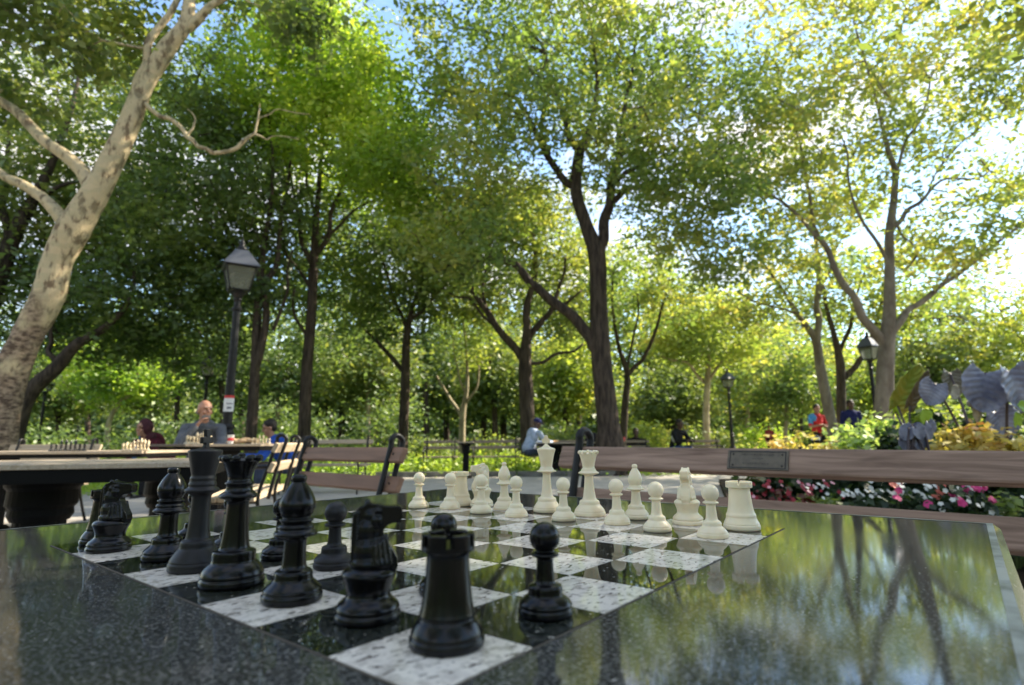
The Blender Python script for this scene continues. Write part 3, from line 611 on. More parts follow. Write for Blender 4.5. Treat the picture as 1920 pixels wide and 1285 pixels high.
# ------------------------------------------------------------------ street lamps
glass = mat('lamp_glass', (.34, .35, .28), .25, .5, noise=(3, (.20, .21, .16), .4, .6))
glass.node_tree.nodes['Principled BSDF'].inputs['Transmission Weight'].default_value = .6
lamp_roof = mat('lamp_roof', (.05, .055, .068), .38, .5)
def make_lamp(label):
    r = empty('street_lamp', (0, 0, 0), 0, label, 'street lamp', 'park lamps')
    mb = MB(); fl = lambda t: 1 - .06 * (math.cos(t * 10) > .2)
    mb.lathe([(.21, 0), (.21, .08), (.17, .14), (.15, .3), (.13, .5), (.14, .54), (.11, .6)], 24)
    mb.lathe([(.1, .6), (.082, 1.0)], 40, sq=fl)
    mb.lathe([(.09, 1.0), (.105, 1.02), (.105, 1.05), (.09, 1.07), (.085, 1.1), (.1, 1.12), (.1, 1.15), (.08, 1.18)], 24)
    mb.lathe([(.066, 1.18), (.05, 2.9)], 40, sq=fl)
    mb.lathe([(.052, 2.9), (.07, 2.92), (.07, 2.95), (.045, 2.98), (.045, 3.05), (.06, 3.08), (.05, 3.1), (.085, 3.17), (.12, 3.2)], 24)
    mb.build('post', iron, r, smooth=False)
    fm = MB()
    def sq(h, z): return [Vector((a * h, b * h, z)) for a, b in ((-1, -1), (1, -1), (1, 1), (-1, 1))]
    lo, hi = sq(.13, 3.22), sq(.2, 3.58)
    for k in range(4):
        fm.tube([lo[k], hi[k]], .011, 6); fm.tube([lo[k], lo[(k + 1) % 4]], .012, 6); fm.tube([hi[k], hi[(k + 1) % 4]], .014, 6)
    fm.build('lantern_frame', iron, r)
    g = MB(); lo, hi = sq(.124, 3.225), sq(.194, 3.575); g.add(lo + hi, [(k, (k + 1) % 4, 4 + (k + 1) % 4, 4 + k) for k in range(4)] + [(3, 2, 1, 0)]); g.build('lantern_glass', glass, r)
    rf = MB(); a, b, c = sq(.245, 3.59), sq(.24, 3.605), sq(.085, 3.87)
    rf.add(a + b + c, [(3, 2, 1, 0), (8, 9, 10, 11)] + [(j * 4 + k, j * 4 + (k + 1) % 4, j * 4 + 4 + (k + 1) % 4, j * 4 + 4 + k) for j in range(2) for k in range(4)])
    ro = rf.build('lantern_roof', lamp_roof, r)
    fi = MB(); fi.lathe([(.07, 3.87), (.085, 3.89), (.06, 3.93), (.03, 3.96), (.045, 4.0), (.02, 4.04), (.005, 4.1)], 16); fi.build('finial', iron, ro, smooth=True)
    return r
lamp0 = make_lamp('tall black street lamp with a pitched lantern and stickers, left')
lx = at(429, 760, 7.6); lamp0.location = (lx.x, lx.y, gz(7.6) - .05); lamp0.rotation_euler = (0, 0, R(32)); lamp0.scale = (.95, .95, .91)
for x, Y, top, lb, rz in ((380, 18, 660, 'street lamp half lost in the shade behind the bald man', .3), (1371, 22.5, 690, 'small street lamp above the plaque of the long bench', .4), (1646, 15, 620, 'street lamp in front of the pale-barked trunk at the right', .5), (1487, 34, 734, 'tiny distant street lamp left of the man in red', .2), (76, 24, 700, 'street lamp post beside the thick trunk at the far left', .1), (146, 40, 752, 'tiny dark street lamp far behind the cream bench', .6)):
    o = copy_tree(lamp0); q = at(x, 800, Y); o.location = (q.x, q.y, gz(Y)); h = at(x, top, Y).z - gz(Y); o.scale = (h / 4.1,) * 3 if top < 745 else (h / 4.1,) * 3; o.rotation_euler = (0, 0, rz); o['label'] = lb
st = MB(); stm = mat('sticker_white', (.7, .69, .68), .5); rl = lambda r0, z0, z1: [(r0, z0), (r0, z1)]
def arc_strip(mb, r0, z0, z1, a0, a1, n=10):
    vs = []; fs = []
    for i in range(n + 1):
        a = a0 + (a1 - a0) * i / n
        for rr, z in ((r0, z0), (r0, z1)): vs.append((rr * math.cos(a), rr * math.sin(a), z))
    for i in range(n): fs.append((2 * i, 2 * i + 2, 2 * i + 3, 2 * i + 1))
    mb.add(vs, fs)
a1_, a2_ = R(-90 - 32 + 20 - 80), R(-90 - 32 + 20 + 90)
arc_strip(st, .0665, 1.36, 1.60, a1_, a2_); so_ = st.build('sticker', stm, lamp0)
st = MB(); arc_strip(st, .067, 1.56, 1.60, a1_, a2_); st.build('red_stripe', mat('red_print', (.5, .03, .03), .5), so_)
st = MB(); arc_strip(st, .067, 1.40, 1.43, a1_ + 1.2, a2_ - .9); st.build('printed_block', mat('grey_print', (.12, .12, .14), .5), so_)
st = MB(); arc_strip(st, .067, 1.47, 1.485, a1_ + 1.0, a2_ - .7); st.build('printed_line', mat('grey_print', (.12, .12, .14), .5), so_)
# small bollard among the flowers, pale monument, far buildings
mb = MB(); mb.lathe([(.06, 0), (.06, .02), (.045, .05), (.04, .72), (.05, .74), (.05, .80), (.02, .83)], 16); o = mb.build('bollard', iron, smooth=True); q = at(1529, 820, 7.2); o.location = (q.x, q.y, gz(7)); tag(o, 'short black post in the yellow foliage below the man in red', 'bollard')
mc = MB(); mc.lathe([(.041, .76), (.053, .765), (.053, .80), (.041, .805)], 16); mc.build('white_band', stm, o)
mb = MB(); mb.lathe([(.5, 0), (.5, .35), (.32, .45), (.26, 1.5), (.32, 1.62), (.3, 1.75), (.12, 1.9)], 4); o = mb.build('stone_monument', mat('pale_stone', (.45, .44, .42), .8)); q = at(1286, 810, 34); o.location = (q.x, q.y, gz(34)); tag(o, 'pale stone pillar far behind the dark seated figure', 'monument')
brick = mat('red_brick', (.34, .14, .10), .9, .2, noise=(3, (.26, .11, .08), .4, .6)); wn = mat('window_glass', (.20, .24, .30), .2); fw = mat('white_frames', (.7, .68, .64), .6)
def building(px0, px1, Y, floors, label, m_):
    a, b = at(px0, 800, Y), at(px1, 800, Y); W = b.x - a.x; H = floors * 3.2
    r = empty('apartment_building', ((a.x + b.x) / 2, Y, gz(Y)), 0, label, 'building')
    mb = MB(); mb.box((0, 5, H / 2), (W, 10, H)); mb.build('wall', m_, r)
    mb = MB(); mb.box((0, 4.9, H + .25), (W + .6, 10.6, .5)); mb.build('cornice', fw, r)
    nx = max(2, int(W / 3)); cnt = 0
    for i in range(nx):
        for j in range(floors):
            x = -W / 2 + (i + .5) * W / nx; z = 1.9 + j * 3.2
            f = MB(); f.box((x, -.03, z), (1.5, .12, 2.0)); fo = f.build('window', fw, r)
            g = MB(); g.box((x, -.1, z + .5), (1.25, .04, .78)); g.box((x, -.1, z - .45), (1.25, .04, .85)); g.build('pane', wn, fo); cnt += 1
building(60, 190, 80, 4, 'pinkish brick block with white windows glimpsed beyond the left trunk', mat('pink_brick', (.42, .26, .22), .9, .2, noise=(3, (.36, .2, .17), .4, .6)))
building(1085, 1150, 75, 2, 'low red brick house glimpsed left of the central trunk', brick)

# ------------------------------------------------------------------ foliage
def leaf_mesh(name, cen, n, spread, size, M_, flat=.5, upb=.35, slim=.55, rg=rng):
    """n leaves round each centre; every leaf a folded kite of its own"""
    cen = np.asarray(cen, float); m = len(cen); tot = m * n
    q = np.clip(rg.normal(0, 1, (m, n, 3)), -2, 2) * np.array([spread, spread, spread * flat]) * .6
    q *= rg.uniform(.55, 1.35, (m, 1, 1)); q[:, :, 0] *= 1.7; q[:, :, 1] *= .6; th = rg.uniform(0, math.pi, (m, 1)); ca, sa = np.cos(th), np.sin(th)
    tl = rg.normal(-.12, .25, (m, 1)); q[:, :, 2] += q[:, :, 0] * tl; qx = q[:, :, 0] * ca - q[:, :, 1] * sa; qy = q[:, :, 0] * sa + q[:, :, 1] * ca; q[:, :, 0] = qx; q[:, :, 1] = qy
    P = np.repeat(cen, n, 0) + q.reshape(tot, 3)
    d = rg.normal(0, 1, (tot, 3)); d[:, 2] = d[:, 2] * .45 - .25; d /= np.linalg.norm(d, axis=1)[:, None]
    nn = rg.normal(0, 1, (tot, 3)); nn[:, 2] += upb * 3; nn -= d * (nn * d).sum(1)[:, None]; nn /= np.linalg.norm(nn, axis=1)[:, None]
    s = np.cross(d, nn); L_ = size * rg.uniform(.5, 1.45, (tot, 1)); W = L_ * slim * rg.uniform(.8, 1.15, (tot, 1))
    V = np.empty((tot, 4, 3)); V[:, 0] = P; V[:, 1] = P + d * L_ * .42 + s * W * .5 - nn * L_ * .06; V[:, 2] = P + d * L_ - nn * L_ * .05; V[:, 3] = P + d * L_ * .42 - s * W * .5 - nn * L_ * .06
    me = bpy.data.meshes.new(name); me.vertices.add(tot * 4); me.vertices.foreach_set('co', V.ravel())
    me.loops.add(tot * 4); me.loops.foreach_set('vertex_index', np.arange(tot * 4, dtype=np.int32))
    me.polygons.add(tot); me.polygons.foreach_set('loop_start', np.arange(0, tot * 4, 4, dtype=np.int32)); me.update(calc_edges=True)
    me.materials.append(M_); return me
def add_mesh(name, me, parent=None):
    o = bpy.data.objects.new(name, me); col.objects.link(o); o.parent = parent; return o

G = lambda a, b, c: (a, b, c)
LM = {
 'dark':   leafmat('leaves_dark_green', [(0.073, 0.118, 0.045), (0.130, 0.203, 0.062), (0.253, 0.322, 0.083)], .35, .5),
 'mid':    leafmat('leaves_mid_green', [(0.091, 0.144, 0.048), (0.175, 0.237, 0.066), (0.342, 0.362, 0.095)], .4, .5),
 'bright': leafmat('leaves_bright_green', [(0.136, 0.237, 0.044), (0.303, 0.449, 0.062), (0.547, 0.620, 0.104)], .4, .55),
 'olive':  leafmat('leaves_olive', [(0.099, 0.163, 0.046), (0.191, 0.279, 0.076), (0.398, 0.403, 0.110)], .45, .55),
 'yellow': leafmat('leaves_yellow_olive', [(0.144, 0.212, 0.059), (0.282, 0.347, 0.093), (0.537, 0.470, 0.143)], .5, .55),
 'lime':   leafmat('leaves_lime', [(0.167, 0.246, 0.056), (0.317, 0.391, 0.076), (0.537, 0.493, 0.127)], .3, .55),
}
bk_dark = bark('dark_bark', (.105, .078, .060), (.035, .026, .021), 4.5, 9)
bk_plane = bark('plane_tree_bark', (.56, .44, .27), (.17, .115, .07), 6.0, 4.6)
t_ = bk_plane.node_tree; b_ = t_.nodes['Principled BSDF']; r_ = b_.inputs['Base Color'].links[0].from_node
for e_, p_ in zip(r_.color_ramp.elements, (.41, .455, .50)): e_.position = p_
prev = r_.outputs[0]; c_ = N(t_, 'ShaderNodeTexCoord'); v_ = N(t_, 'ShaderNodeTexVoronoi'); v_.inputs['Scale'].default_value = 5.5
mp_ = N(t_, 'ShaderNodeMapping'); mp_.inputs['Scale'].default_value = (1, 1, 2.2); t_.links.new(c_.outputs['Object'], mp_.inputs[0]); t_.links.new(mp_.outputs[0], v_.inputs['Vector'])
f_ = N(t_, 'ShaderNodeMapRange'); f_.inputs['From Min'].default_value = .0; f_.inputs['From Max'].default_value = .9; f_.inputs['To Min'].default_value = 0; f_.inputs['To Max'].default_value = .45
bw_ = N(t_, 'ShaderNodeSeparateColor'); t_.links.new(v_.outputs['Color'], bw_.inputs[0]); t_.links.new(bw_.outputs[0], f_.inputs[0])
x_ = N(t_, 'ShaderNodeMix', data_type='RGBA'); x_.inputs[7].default_value = (.36, .33, .20, 1); t_.links.new(f_.outputs[0], x_.inputs[0]); t_.links.new(prev, x_.inputs[6])
s_ = N(t_, 'ShaderNodeSeparateXYZ'); t_.links.new(c_.outputs['Object'], s_.inputs[0]); n_ = N(t_, 'ShaderNodeTexNoise'); n_.inputs['Scale'].default_value = 3; n_.inputs['Detail'].default_value = 6; t_.links.new(c_.outputs['Object'], n_.inputs[0])
ad_ = N(t_, 'ShaderNodeMath', operation='MULTIPLY_ADD'); ad_.inputs[1].default_value = 4.5; t_.links.new(n_.outputs['Fac'], ad_.inputs[0]); t_.links.new(s_.outputs[2], ad_.inputs[2])
g_ = N(t_, 'ShaderNodeMapRange'); g_.inputs['From Min'].default_value = 4.3; g_.inputs['From Max'].default_value = 5.0; t_.links.new(ad_.outputs[0], g_.inputs[0])
x2_ = N(t_, 'ShaderNodeMix', data_type='RGBA'); n3_ = N(t_, 'ShaderNodeTexNoise'); n3_.inputs['Scale'].default_value = 9; n3_.inputs['Detail'].default_value = 7; n3_.inputs['Roughness'].default_value = .7; t_.links.new(mp_.outputs[0], n3_.inputs[0]); r3_ = N(t_, 'ShaderNodeValToRGB'); r3_.color_ramp.elements[0].position = .42; r3_.color_ramp.elements[0].color = (.09, .06, .042, 1); r3_.color_ramp.elements[1].position = .58; r3_.color_ramp.elements[1].color = (.34, .25, .17, 1); t_.links.new(n3_.outputs['Fac'], r3_.inputs[0]); t_.links.new(r3_.outputs[0], x2_.inputs[6]); t_.links.new(g_.outputs[0], x2_.inputs[0]); t_.links.new(x_.outputs[2], x2_.inputs[7]); t_.links.new(x2_.outputs[2], b_.inputs['Base Color'])
bk_grey = bark('grey_plane_bark', (.25, .215, .175), (.12, .095, .075), 2.6, 4)
bk_pale = bark('pale_bark', (.42, .36, .24), (.25, .2, .13), 3, 5)

def lensw(x, y): return F / math.sqrt(F * F + (x - 960) ** 2 + .5 * (y - 642) ** 2)
def tree(name, label, Y, trunk, limbs=(), blobs=(), lm='mid', bk=bk_dark, leaf=.12, nl=45, spread=.5, seed=1, group=None, sides=10, twig=1.0, flat=.5, flare=1.25, base_extra=0):
    """all coordinates measured in the photograph and pushed to their own distance Y (metres)"""
    rg = np.random.default_rng(seed); random.seed(seed)
    pts = [at(x, y, Y) for x, y, _ in trunk]; rad = [wd_ * Y / F / 2 * lensw(x, y) for x, y, wd_ in trunk]
    g0 = gz(Y) - .1 ; b = pts[0].copy(); d = (pts[0] - pts[1]); 
    if pts[0].z > g0 + .05: b = pts[0] + d.normalized() * 0; b.z = g0; b.x = pts[0].x + d.x * min(1, (pts[0].z - g0) / max(.3, abs(d.z))); pts.insert(0, b); rad.insert(0, rad[0] * flare)
    else: pts[0].z = g0
    base = Vector((pts[0].x, pts[0].y, gz(Y)))
    r = empty(name, base, 0, label, 'tree', group)
    mb = MB(); nodes = []
    T = mb.tube([p - base for p in pts], rad, sides, 5, jitter=.02)
    for p in T[len(T) * 2 // 5:]: nodes.append((p, .5))
    for lb in limbs:
        q = [at(a[0], a[1], Y + (a[3] if len(a) > 3 else 0)) - base for a in lb]; rr = [a[2] * Y / F / 2 * lensw(a[0], a[1]) for a in lb]
        q2, r2 = [q[0]], [rr[0]]
        for k in range(len(q) - 1):
            ln = (q[k + 1] - q[k]).length; q2 += [(q[k] + q[k + 1]) / 2 + Vector(rg.normal(0, .055 * ln, 3)), q[k + 1]]; r2 += [(rr[k] + rr[k + 1]) / 2, rr[k + 1]]
        T = mb.tube(q2, r2, max(6, sides - 2), 3, jitter=.06)
        for p in T[2:]: nodes.append((p, .3))
    cen = []
    for bl in blobs:
        x, y, rx, ry, dy, dep, n = bl[:7]
        n = int(n * {'dark': 1.15, 'olive': 1.2, 'yellow': 1.15}.get(lm, 1.45) + 2); c = at(x, y, Y + dy) - base; sx, sz = rx * (Y + dy) / F, ry * (Y + dy) / F
        k = rg.normal(0, 1, (n, 3)); k /= np.linalg.norm(k, axis=1)[:, None]; k *= rg.uniform(.15, 1, (n, 1)) ** .45
        cen.append(np.array(c) + k * np.array([sx, dep, sz]))
    cen = np.concatenate(cen); cen = cen[cen[:, 2] > .6]
    if twig and len(nodes):
        NP = np.array([tuple(p) for p, _ in nodes]); 
        dist = np.linalg.norm(cen[:, None] - NP[None], axis=2).min(1); order = np.argsort(dist); NL = list(NP)
        arr = np.empty((len(NP) + 2 * len(cen), 3)); arr[:len(NP)] = NP; cnt = len(NP)
        for i in order:
            c = cen[i]; dd = arr[:cnt] - c; dd2 = (dd ** 2).sum(1) + np.maximum(0, dd[:, 2]) * .6; j = int(dd2.argmin()); a = arr[j]; ln = float(np.linalg.norm(c - a))
            mid = (a + c) / 2 + rg.normal(0, .09 * ln, 3); mid[2] += .06 * ln
            ra = min(.06, .014 + .016 * ln) * twig * (1 if j < len(NP) else .6)
            mb.tube([a, mid, c], [ra, ra * .7, ra * .3], 4)
            arr[cnt] = mid; arr[cnt + 1] = c; cnt += 2
    mb.build('trunk', bk, r, smooth=True)
    add_mesh('crown', leaf_mesh('crown', cen, int(nl * 1.15), spread * .82, leaf * 1.12, LM[lm], flat=flat, rg=rg), r)
    return r

# --- the named trees of the picture
tree('plane_tree', 'big leaning plane tree with cream mottled bark at the left edge', 8.5,
 [(-6, 790, 92), (12, 720, 80), (47, 640, 66), (90, 556, 70), (108, 490, 64), (138, 430, 74), (180, 360, 60), (211, 300, 54), (243, 230, 48), (271, 160, 42), (314, 90, 42), (350, 38, 32), (358, -60, 24), (370, -200, 14)],
 [[(175, 358, 40), (120, 290, 30), (60, 240, 27), (0, 190, 25), (-90, 130, 18, -.6)], [(128, 425, 38), (85, 375, 28), (40, 345, 25), (-20, 312, 22), (-110, 290, 16, -.5)],
  [(262, 200, 26), (275, 120, 20), (300, 50, 17), (332, 0, 14), (350, -80, 8, .5)], [(335, 60, 30), (390, 15, 18), (440, -15, 14), (540, -80, 7, .5)],
  [(272, 195, 11), (300, 218, 11), (335, 235, 10), (350, 256, 10), (372, 275, 9), (400, 287, 9), (440, 280, 9), (460, 262, 9), (478, 250, 6), (484, 222, 4), (487, 195, 2)], [(350, 256, 6), (362, 240, 5), (366, 222, 4), (352, 205, 2)], [(478, 252, 5), (500, 262, 3), (520, 255, 2), (560, 262, 1.5)], [(484, 222, 3), (520, 205, 2), (580, 215, 1.5)]],
 [(40, 40, 150, 60, -.5, 1.5, 34), (120, -90, 220, 90, 0, 2, 40), (30, 190, 70, 50, 1.4, 1, 12), (420, -80, 200, 60, 1, 2, 36), (215, 70, 60, 50, 1.2, 1, 8), (700, -130, 200, 70, 1, 2, 30), (560, 20, 60, 30, 0, .8, 7)],
 'mid', bk_plane, leaf=.15, nl=42, spread=.6, seed=11, sides=20, twig=.8)
tree('shade_tree', 'dark crooked tree right behind the leaning plane tree', 12.5,
 [(20, 835, 46), (50, 745, 40), (105, 690, 32), (145, 645, 25), (200, 612, 17), (245, 560, 10), (252, 500, 6)], [[(110, 690, 16), (90, 660, 12), (95, 620, 9), (120, 570, 6)]],
 [(250, 560, 130, 90, 1, 2.5, 95), (110, 560, 110, 70, 2, 2, 60), (330, 640, 120, 50, 2, 2, 44), (180, 640, 110, 40, 2, 2, 30)], 'dark', leaf=.13, nl=52, spread=.6, seed=12)
tree('shade_tree', 'dark trunk leaning at the left frame edge under the plane branches', 13,
 [(-75, 835, 60), (-32, 620, 46), (18, 460, 38), (62, 375, 27), (100, 300, 18), (135, 200, 11), (160, 80, 6)], [[(20, 455, 20), (5, 380, 16), (12, 300, 10), (0, 200, 7)], [(62, 375, 14), (110, 350, 10), (180, 330, 7)]],
 [(60, 420, 150, 120, 1, 2.5, 90), (190, 330, 130, 110, 2, 3, 90), (60, 200, 140, 100, 3, 2, 60), (230, 440, 110, 90, 2, 2, 60), (200, 130, 140, 80, 4, 2, 34), (-60, 560, 100, 120, 0, 2, 30)], 'mid', leaf=.14, nl=48, spread=.65, seed=13)
tree('shade_tree', 'twin dark stems of a dense green tree right of the near lamp post', 13.5,
 [(470, 830, 24), (478, 700, 20), (482, 600, 18), (492, 480, 14), (505, 400, 10), (512, 300, 7), (500, 200, 4)], [[(478, 700, 16), (500, 590, 15), (518, 500, 12), (528, 400, 9), (545, 300, 6)], [(484, 590, 10), (450, 500, 8), (420, 420, 5)], [(505, 400, 8), (460, 330, 6), (400, 280, 4)], [(512, 620, 8), (540, 540, 6), (548, 470, 4)]],
 [(380, 300, 150, 110, 1, 3, 120), (350, 430, 150, 90, 0, 2.5, 110), (450, 200, 130, 110, 1, 3, 90), (320, 190, 110, 80, 2, 2, 50), (460, 500, 110, 70, 1, 2, 60), (480, 380, 110, 80, 0, 2, 60), (400, 560, 110, 60, 0, 2, 34)], 'dark', leaf=.13, nl=52, spread=.65, seed=14)
tree('maple_tree', 'tall tree with a bright green crown above the brown bench', 14.5,
 [(570, 830, 26), (575, 700, 23), (583, 600, 20), (588, 500, 18), (592, 430, 14), (600, 320, 9), (610, 200, 5)],
 [[(588, 500, 12), (562, 420, 9), (545, 330, 6), (530, 240, 4)], [(590, 480, 12), (620, 400, 9), (650, 330, 6), (670, 240, 4)], [(592, 450, 8), (640, 420, 6), (690, 380, 4)], [(586, 560, 7), (555, 500, 6), (530, 450, 4)], [(594, 430, 8), (575, 350, 6), (570, 250, 4)], [(578, 660, 7), (556, 600, 6), (552, 540, 4)]],
 [(600, 110, 150, 90, -1, 3, 110), (520, 180, 110, 90, -.5, 2.5, 70), (700, 210, 110, 100, -1, 2.5, 90), (730, 320, 95, 80, -1, 2, 66), (620, 280, 140, 90, 0, 3, 100), (590, 30, 90, 40, 0, 2, 26), (790, 400, 60, 50, 0, 1.5, 22)], 'bright', leaf=.125, nl=55, spread=.6, seed=15)
tree('shade_tree', 'dark green tree in the middle distance left of the small pale tree', 18,
 [(755, 835, 20), (760, 720, 18), (762, 640, 15), (770, 590, 10), (790, 530, 7), (800, 450, 4)], [[(758, 700, 10), (715, 650, 8), (685, 620, 5)], [(768, 600, 8), (810, 560, 6), (850, 520, 4)], [(764, 620, 8), (735, 550, 6), (710, 470, 4)]],
 [(650, 430, 130, 80, 0, 3, 90), (740, 500, 120, 70, 0, 3, 80), (620, 540, 110, 60, 1, 2.5, 60), (730, 600, 90, 50, 1, 2, 40), (820, 470, 90, 60, 2, 2, 40), (600, 640, 90, 50, 3, 2, 30)], 'dark', leaf=.15, nl=48, spread=.75, seed=16)
tree('shade_tree', 'forking dark tree behind the seated man in light blue', 16,
 [(991, 835, 30), (986, 720, 27), (985, 672, 24), (988, 620, 16), (988, 574, 14), (1004, 510, 10), (1000, 440, 6)],
 [[(984, 680, 18), (965, 652, 15), (915, 587, 12), (870, 510, 8), (832, 472, 5)], [(988, 650, 14), (1010, 610, 12), (1032, 585, 10), (1049, 536, 7), (1060, 480, 4)], [(992, 682, 7), (1042, 664, 6), (1093, 645, 4)], [(915, 587, 7), (905, 540, 5), (920, 470, 4)], [(940, 620, 6), (880, 560, 5), (830, 540, 3)], [(1030, 585, 7), (1060, 570, 6), (1090, 545, 4)]],
 [(880, 440, 120, 60, 1, 2.5, 60), (850, 540, 110, 60, 2, 2, 46), (1010, 490, 110, 70, 1.5, 2.5, 60), (960, 400, 110, 60, 2, 2, 50), (1060, 590, 70, 50, 2, 2, 20), (930, 580, 70, 40, 3, 2, 18)], 'mid', leaf=.14, nl=46, spread=.7, seed=17)
tree('shade_tree', 'tall central tree with one long limb arching to the left', 13,
 [(1143, 830, 54), (1141, 797, 42), (1130, 700, 39), (1125, 640, 38), (1122, 560, 33), (1119, 480, 35), (1100, 425, 26), (1080, 357, 24), (1087, 285, 22), (1105, 245, 15), (1120, 160, 9), (1110, 60, 5)],
 [[(1119, 490, 26), (1132, 447, 23), (1144, 383, 20), (1151, 319, 16), (1160, 255, 12), (1175, 180, 8), (1190, 90, 5)],
  [(1150, 378, 14), (1176, 354, 11), (1215, 352, 9), (1270, 365, 6), (1320, 390, 4)], [(1151, 345, 11), (1175, 322, 10), (1205, 308, 8), (1250, 280, 5)],
  [(1118, 655, 26), (1109, 638, 23), (1074, 593, 21), (1036, 566, 19), (1010, 542, 17), (972, 500, 15), (934, 484, 13), (883, 482, 10), (850, 492, 7), (810, 520, 4)],
  [(1082, 350, 17), (1055, 335, 15), (1023, 287, 13), (991, 223, 11), (960, 180, 8), (900, 172, 6), (812, 178, 5), (768, 140, 3)],
  [(1087, 285, 16), (1060, 215, 12), (1035, 150, 12), (1020, 90, 9), (985, 40, 6)], [(1024, 100, 8), (940, 65, 6), (880, 55, 5), (835, 40, 3)], [(1030, 290, 10), (1015, 250, 9), (1030, 170, 6)],
  [(1155, 260, 9), (1210, 210, 7), (1270, 180, 5), (1330, 110, 3)], [(1120, 300, 8), (1090, 270, 6), (1040, 262, 5)]],
 [(880, 110, 130, 90, 0, 3, 60), (1050, 70, 150, 80, .5, 3, 70), (1230, 110, 140, 100, 0, 3, 75), (1000, 210, 130, 70, -1, 2.5, 50), (1200, 260, 130, 80, -1, 2.5, 60), (1290, 380, 130, 90, -.5, 2.5, 85), (880, 260, 110, 70, 1, 2.5, 40), (870, 360, 110, 70, 0, 2.5, 50), (850, 470, 100, 60, -1, 2, 36), (1000, 390, 110, 60, 2, 2, 34), (1150, 180, 130, 80, 2, 3, 50), (1050, -90, 260, 80, 0, 3, 40), (1350, 240, 80, 90, 1, 2, 30), (1360, 480, 80, 50, 0, 2, 26)],
 'olive', leaf=.125, nl=50, spread=.62, seed=18, sides=14)
tree('shade_tree', 'slender tree just right of the central trunk with upswept forks', 19,
 [(1168, 835, 15), (1172, 760, 14), (1176, 700, 12), (1160, 650, 8), (1148, 570, 5), (1150, 500, 3)], [[(1178, 702, 9), (1205, 675, 8), (1222, 640, 7), (1240, 580, 5), (1255, 520, 3)], [(1176, 690, 5), (1190, 620, 4), (1195, 550, 3)]],
 [(1180, 520, 100, 60, 0, 2, 44), (1240, 560, 80, 50, 1, 2, 32), (1130, 600, 60, 50, 2, 2, 18)], 'olive', leaf=.16, nl=40, spread=.7, seed=19)
tree('young_tree', 'small pale-stemmed tree with bare forks behind the left far bench', 20,
 [(866, 835, 13), (868, 775, 11), (876, 720, 7), (874, 650, 4), (868, 600, 3)], [[(867, 785, 7), (845, 750, 6), (818, 705, 4)], [(870, 760, 6), (893, 730, 4), (897, 680, 3)], [(872, 735, 4), (858, 690, 3), (850, 640, 2)]],
 [(870, 600, 80, 50, 0, 1.5, 22), (900, 660, 50, 30, 0, 1, 7)], 'lime', bk_pale, leaf=.14, nl=34, spread=.6, seed=20)
tree('plane_tree', 'short pale trunk with a yellow-green crown left of the small lamp', 25,
 [(1325, 832, 15), (1324, 770, 13), (1327, 710, 12), (1330, 660, 7), (1330, 600, 4)], [[(1326, 720, 7), (1290, 680, 6), (1240, 670, 4)], [(1328, 715, 7), (1360, 670, 5), (1390, 640, 4)]],
 [(1330, 650, 110, 40, 0, 2.5, 70), (1320, 590, 90, 40, 0, 2.5, 50), (1260, 620, 70, 40, 0, 2, 30)], 'lime', bk_pale, leaf=.2, nl=36, spread=.9, seed=21)
tree('plane_tree', 'brown plane trunk leaning left behind the man in red', 18,
 [(1565, 835, 24), (1552, 760, 22), (1538, 690, 20), (1529, 636, 17), (1504, 602, 11), (1461, 535, 7), (1420, 480, 4)], [[(1533, 665, 16), (1536, 600, 14), (1535, 535, 11), (1531, 460, 8), (1522, 380, 5)], [(1505, 603, 6), (1450, 575, 5), (1380, 545, 3)], [(1536, 560, 6), (1560, 500, 5), (1590, 430, 3)]],
 [(1470, 500, 110, 50, 0, 2, 36), (1540, 400, 100, 60, 0, 2.5, 34), (1420, 590, 80, 40, 0, 2, 24), (1560, 560, 60, 50, 2, 2, 16)], 'yellow', bk_grey, leaf=.16, nl=36, spread=.7, seed=22)
tree('shade_tree', 'dark forked tree between the two men and the right plane tree', 20,
 [(1578, 835, 20), (1577, 740, 19), (1575, 680, 18), (1563, 625, 11), (1548, 569, 8), (1540, 500, 4)], [[(1580, 710, 15), (1604, 688, 13), (1628, 656, 12), (1645, 600, 9), (1655, 530, 5)], [(1574, 665, 9), (1592, 620, 8), (1602, 570, 6), (1625, 500, 4)], [(1640, 610, 5), (1700, 596, 5), (1760, 598, 4), (1825, 606, 3)]],
 [(1620, 560, 90, 60, 0, 2.5, 36), (1700, 600, 80, 40, 0, 2, 20), (1540, 520, 70, 50, 1, 2, 16), (1640, 480, 80, 50, 0, 2, 20)], 'olive', leaf=.16, nl=40, spread=.75, seed=23)
